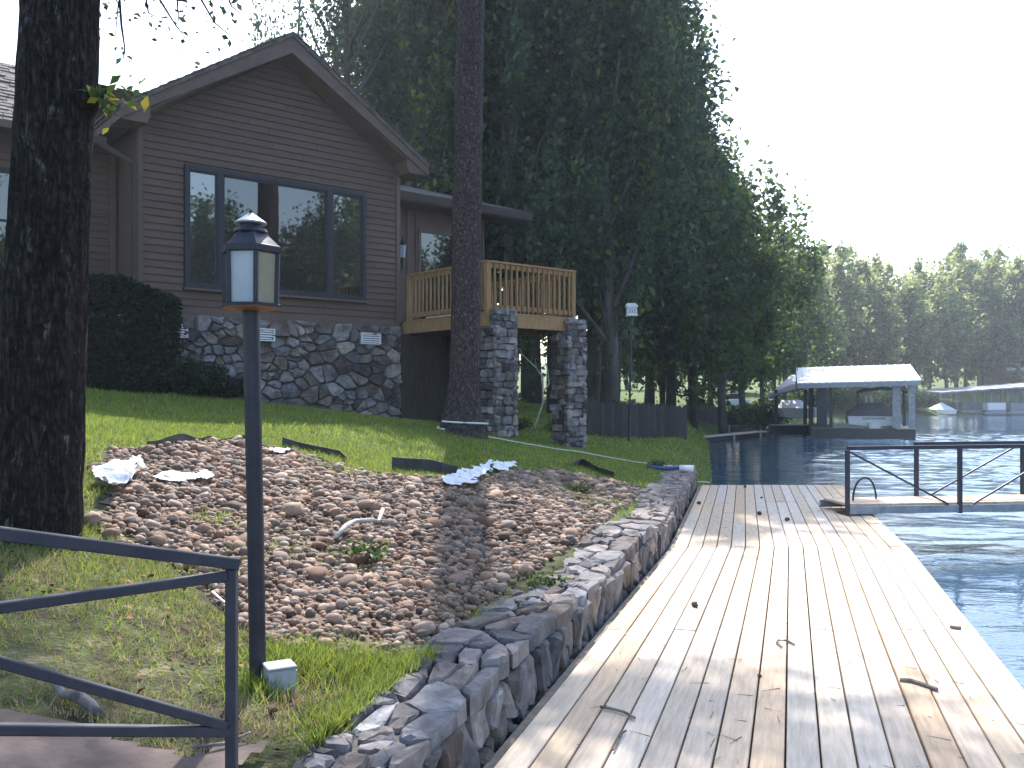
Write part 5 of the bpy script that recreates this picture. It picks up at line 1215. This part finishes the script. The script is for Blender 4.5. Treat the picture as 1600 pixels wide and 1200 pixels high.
gs = on_ground(96, 860); V, Fc = PEB[2]; o = link_mesh('grey_stone', mesh_np('grey_stone', V*np.array([.055,.05,.05]), Fc, smooth=False), MAT['house_stone'], loc=(gs.x, gs.y, gs.z+.03)); tag(o, 'pale angular stone lying in the grass at the oak foot', 'stone')
def cone_thing(x, y, z, s, label, group=None):
    m = MB(); m.lathe([(0,-1),(.45,-.85),(.75,-.4),(.8,0),(.62,.5),(.3,.9),(0,1.0)], (0,0), 8)
    m.v = [(v[2]*s*1.15, v[0]*s*(1+.25*((i*7)%3-1)), v[1]*s*(1+.2*((i*5)%3-1))) for i, v in enumerate(m.v)]
    o = m.build('pine_cone', MAT['cone']); o.location = (x, y, z+s*.75); o.rotation_euler = (0, 0, rnd.uniform(0,6)); return tag(o, label, 'pine cone', group)
for u, v, s, lab in ((1086,949,.03,'pine cone on the sunlit middle of the dock'),(1187,805,.035,'pine cone in the shade near the dock end, right one'),(1164,762,.03,'pine cone at the far dock edge'),(1190,779,.02,'tiny cone a little nearer than the far dock edge'),(1092,788,.03,'pine cone beside the wall near the dock end'),(1230,814,.03,'pine cone in the shade nearest the gangway'),
                     (1187,1058,.012,'small cone on the near dock planks right of centre')):
    p = on_z(u, v, .0); cone_thing(p.x, p.y, .0, s, lab)
for u, v, s, lab in ((426,1118,.022,'pine cone in the dry grass left of the path edge'),(511,1132,.022,'pine cone on the grass edge above the slab'),(490,1143,.024,'larger pine cone on the slab corner')):
    p = on_ground(u, v); cone_thing(p.x, p.y, p.z+.005, s, lab)
def dock_twig(label, px, r, name='twig'):
    P = [on_z(u, v, .012) for u, v in px]; m = MB(); m.tube(P, [r, r*1.2] + [r]*(len(P)-2) if len(P) > 2 else r, 6, jit=.2, rg=rnd)
    return tag(m.build(name, MAT['log']), label, 'twig')
dock_twig('thick dark twig on the sunny right half of the dock', [(1406,1062),(1424,1064),(1440,1069),(1464,1077)], .012)
dock_twig('curled thin twig on the bright dock boards near the joint', [(1241,1007),(1230,1001),(1216,1000),(1213,1004),(1222,1011)], .006)
dock_twig('dark twig on the shaded near left dock boards', [(938,1104),(953,1107),(975,1112),(992,1122)], .007)
dock_twig('small knobby twig among needles near the dock bottom', [(958,1172),(972,1145),(978,1142)], .005)
dock_twig('dark bark flake at the plank joint near the right edge', [(1484,979),(1494,980),(1502,981)], .012)
# pine needle litter on the dock
C = []
for k in range(240):
    y = 3.0 + 12.5*rnd.random()**1.6; x = dockL(y) + (dockR(y)-dockL(y))*rnd.random(); C.append((x, y, .006))
C = np.array(C); a = rng.uniform(0, 6.28, len(C)); l = rng.uniform(.012, .06, len(C)); w = .0016
d = np.stack([np.cos(a), np.sin(a), 0*a], 1); e = np.stack([-np.sin(a), np.cos(a), 0*a], 1)
V = np.stack([C-d*l[:,None]-e*w, C+d*l[:,None]-e*w, C+d*l[:,None]+e*w+np.array([0,0,.004]), C-d*l[:,None]+e*w], 1).reshape(-1,3)
o = link_mesh('needle_litter', mesh_np('needle_litter', V, np.arange(len(V)).reshape(-1,4)), MAT['log']); tag(o, kind='stuff')
for i, (y0_, y1_, dx_, lab) in enumerate(((-2.5,-1.75,.16,'short pale offcut board lying on the deck edge nearest the house corner'),(-1.7,-.75,.14,'longer pale offcut board lying on the deck edge'))):
    m = MB().box(X0+dx_-.11, X0+dx_-.05, y0_, y1_, DZ+.004, DZ+.035); o = m.build('loose_board', MAT['white'] if i == 0 else MAT['wood'], off=Vector((0,0,0))); o.location = (HO.x, HO.y, 0); o.rotation_euler = (0, 0, HA); tag(o, lab, 'board')
# pipe with white cup at the far end of the wall
c = Vector(WP(15.0, .12, .36)); hs_ = MB(); hs_.tube([WP(15.05, .75, .38), WP(15.0, .5, .36), WP(15.0, .2, .37)], .03, 8)
ho2 = thing('wall_pipe', 'blue hose end with white cup lying on the far end of the stone wall', 'hose', Vector(WP(15.0, .3, .33)))
hs_.build('hose', MAT['blue_hose'], ho2, smooth=True); m = MB(); m.tube([WP(15.0, .2, .37), WP(14.97, -.02, .37)], .055, 10); m.build('cup', MAT['white'], ho2, smooth=True)
# fallen leaves and straw on the trodden grass at the lower left
n = 1500; x = rng.uniform(-3.6, .2, n); y = rng.uniform(2.4, 6.2, n); k = (vnoise(x, y, 1.4, 33) + rng.normal(0, .12, n) > .5) & (shore_dist(x, y) > .45) & (np.abs(x/y) < .62); x, y = x[k], y[k]
k2 = ~inpoly(x, y, bed_poly) | (rng.random(len(x)) < .12); x, y = x[k2], y[k2]
V, Fc = leaves_np(np.stack([x, y, gz(x, y)+.018+rng.uniform(0,.015,len(x))], 1), rng.uniform(.02, .055, len(x)), rng, flat=2.0, aspect=.5)
MAT['litter'] = M('leaf_litter', (.10,.055,.03), (.19,.11,.06), scale=4, rough=.9, rand=.5, island=True, tint=[(1,1,1),(1.3,1.1,.8),(.6,.55,.55)])
o = link_mesh('leaf_litter', mesh_np('leaf_litter', V, Fc), MAT['litter']); tag(o, kind='stuff')
# small weed plants
for i, (u, v, lab) in enumerate(((1028, 732, 'light green sprout on the lawn near the water'),(905, 775, 'weed clump among the stones at the right'),(570, 880, 'yellow green weed clump in the middle of the stones'),(850, 930, 'small weed among the stones next to the wall'))):
    p = on_ground(u, v); bush('weed', lab, p, .18, .16, 160, .05, MAT['leaf2'], 'weed')

# ---------------- grass ----------------
def blades(n, X, Y, h, w, seed):
    rg = np.random.default_rng(seed); a = rg.uniform(0, 6.28, n); Z = gz(X, Y)
    H_ = h*rg.uniform(.5, 1.4, n); Wd = w*rg.uniform(.7, 1.3, n); ln = rg.normal(0, .55, (n, 2))*H_[:,None]
    dx, dy = np.cos(a)*Wd, np.sin(a)*Wd
    V = np.stack([np.stack([X-dx, Y-dy, Z-.01], 1), np.stack([X+dx, Y+dy, Z-.01], 1), np.stack([X+ln[:,0], Y+ln[:,1], Z+H_], 1)], 1).reshape(-1, 3)
    return V
def lawn_mask(x, y):
    sd = shore_dist(x, y); k = np.where(y < 16.4, sd > .50, sd > -.15)
    w = .22*(vnoise(x, y, 1.7, 12)-.5); k &= ~inpoly(x+w, y+w, bed_poly); k &= ~inpoly(x, y, PATH2)
    c, s = math.cos(HA), math.sin(HA); lx = (x-HO.x)*c + (y-HO.y)*s; ly = -(x-HO.x)*s + (y-HO.y)*c
    k &= ~((ly > .0) & (lx > -9) & (lx < 9)); return k
GV = {'green': [], 'dry': []}
for (n, x0, x1, y0, y1, h, w) in ((120000, -4.2, 0.4, 2.3, 5.6, .040, .0036), (130000, -7, 2.2, 5.6, 11, .040, .0058), (90000, -9, 5, 11, 20, .05, .011), (40000, -6, 9, 20, 42, .07, .022)):
    x = rng.uniform(x0, x1, n); y = rng.uniform(y0, y1, n); k = lawn_mask(x, y)
    k &= np.abs(x/y) < .66
    dn = vnoise(x, y, 1.6, 21)*.6 + vnoise(x, y, 5.5, 22)*.4; near = np.clip((6.2-y)/2.5, 0, 1)
    k &= rng.random(n) < np.clip(1.15 - near*1.5*(1-dn), .1, 1)
    dry = (rng.random(n) < near*np.clip((dn-.22)*2.4, 0, .85)) & (y < 6.6)
    for key, mk in (('green', k & ~dry), ('dry', k & dry)):
        hh = np.full(mk.sum(), h*(.85 if key == 'dry' else 1)); GV[key].append(blades(mk.sum(), x[mk], y[mk], hh, w, 31))
# tufts along the wall edge, slab and inside the stones
def tuft(u, v, r, n, h, w): 
    p = on_ground(u, v); return blades(n, p.x+rng.normal(0, r, n), p.y+rng.normal(0, r, n), np.full(n, h), w, int(u+v))
for (u, v, r, n, h) in ((440,1035,.10,700,.07),(500,1040,.12,1000,.07),(560,1045,.12,1000,.07),(620,1050,.10,800,.07),(670,1060,.08,600,.07),(590,1090,.10,900,.06),(540,1140,.08,800,.06),(520,1180,.07,600,.06),(610,1110,.06,500,.06),
                        (560,880,.12,350,.05),(430,860,.15,350,.05),(350,820,.14,300,.05),(905,775,.3,400,.07),(770,900,.2,250,.05),(400,1075,.08,500,.06),(330,900,.15,500,.05),(540,735,.2,500,.08),(930,790,.3,300,.07),(760,960,.2,200,.05)):
    GV['green'].append(tuft(u, v, r, n, h, .0035 if v > 850 else .007))
MAT['grass'] = leafmat('grass_blade', (.17,.215,.045), (1.5,1.25,.6), .5, .3)
MAT['straw'] = leafmat('dry_grass', (.30,.23,.13), (1.2,1.1,1.0), .3, .35)
for nm, key, mt in (('grass', 'green', 'grass'), ('dry_grass', 'dry', 'straw')):
    V = np.concatenate(GV[key]); o = link_mesh(nm, mesh_np(nm, V, np.arange(len(V)).reshape(-1, 3)), MAT[mt]); tag(o, kind='stuff')
bpy.context.view_layer.update()

# ---------------- haze over the lake ----------------
hz = MB().box(-160, 190, -140, 190, -6.0, 60.0).build('haze', None); tag(hz, kind='stuff')
hm = bpy.data.materials.new('haze_air'); hm.use_nodes = True; hn = hm.node_tree.nodes; hn.remove(hn['Principled BSDF'])
pv_ = hn.new('ShaderNodeVolumePrincipled'); pv_.inputs['Color'].default_value = (.80,.88,1.0,1); pv_.inputs['Density'].default_value = .0008; pv_.inputs['Anisotropy'].default_value = .35
hm.node_tree.links.new(pv_.outputs[0], hn['Material Output'].inputs['Volume']); hz.data.materials.append(hm)
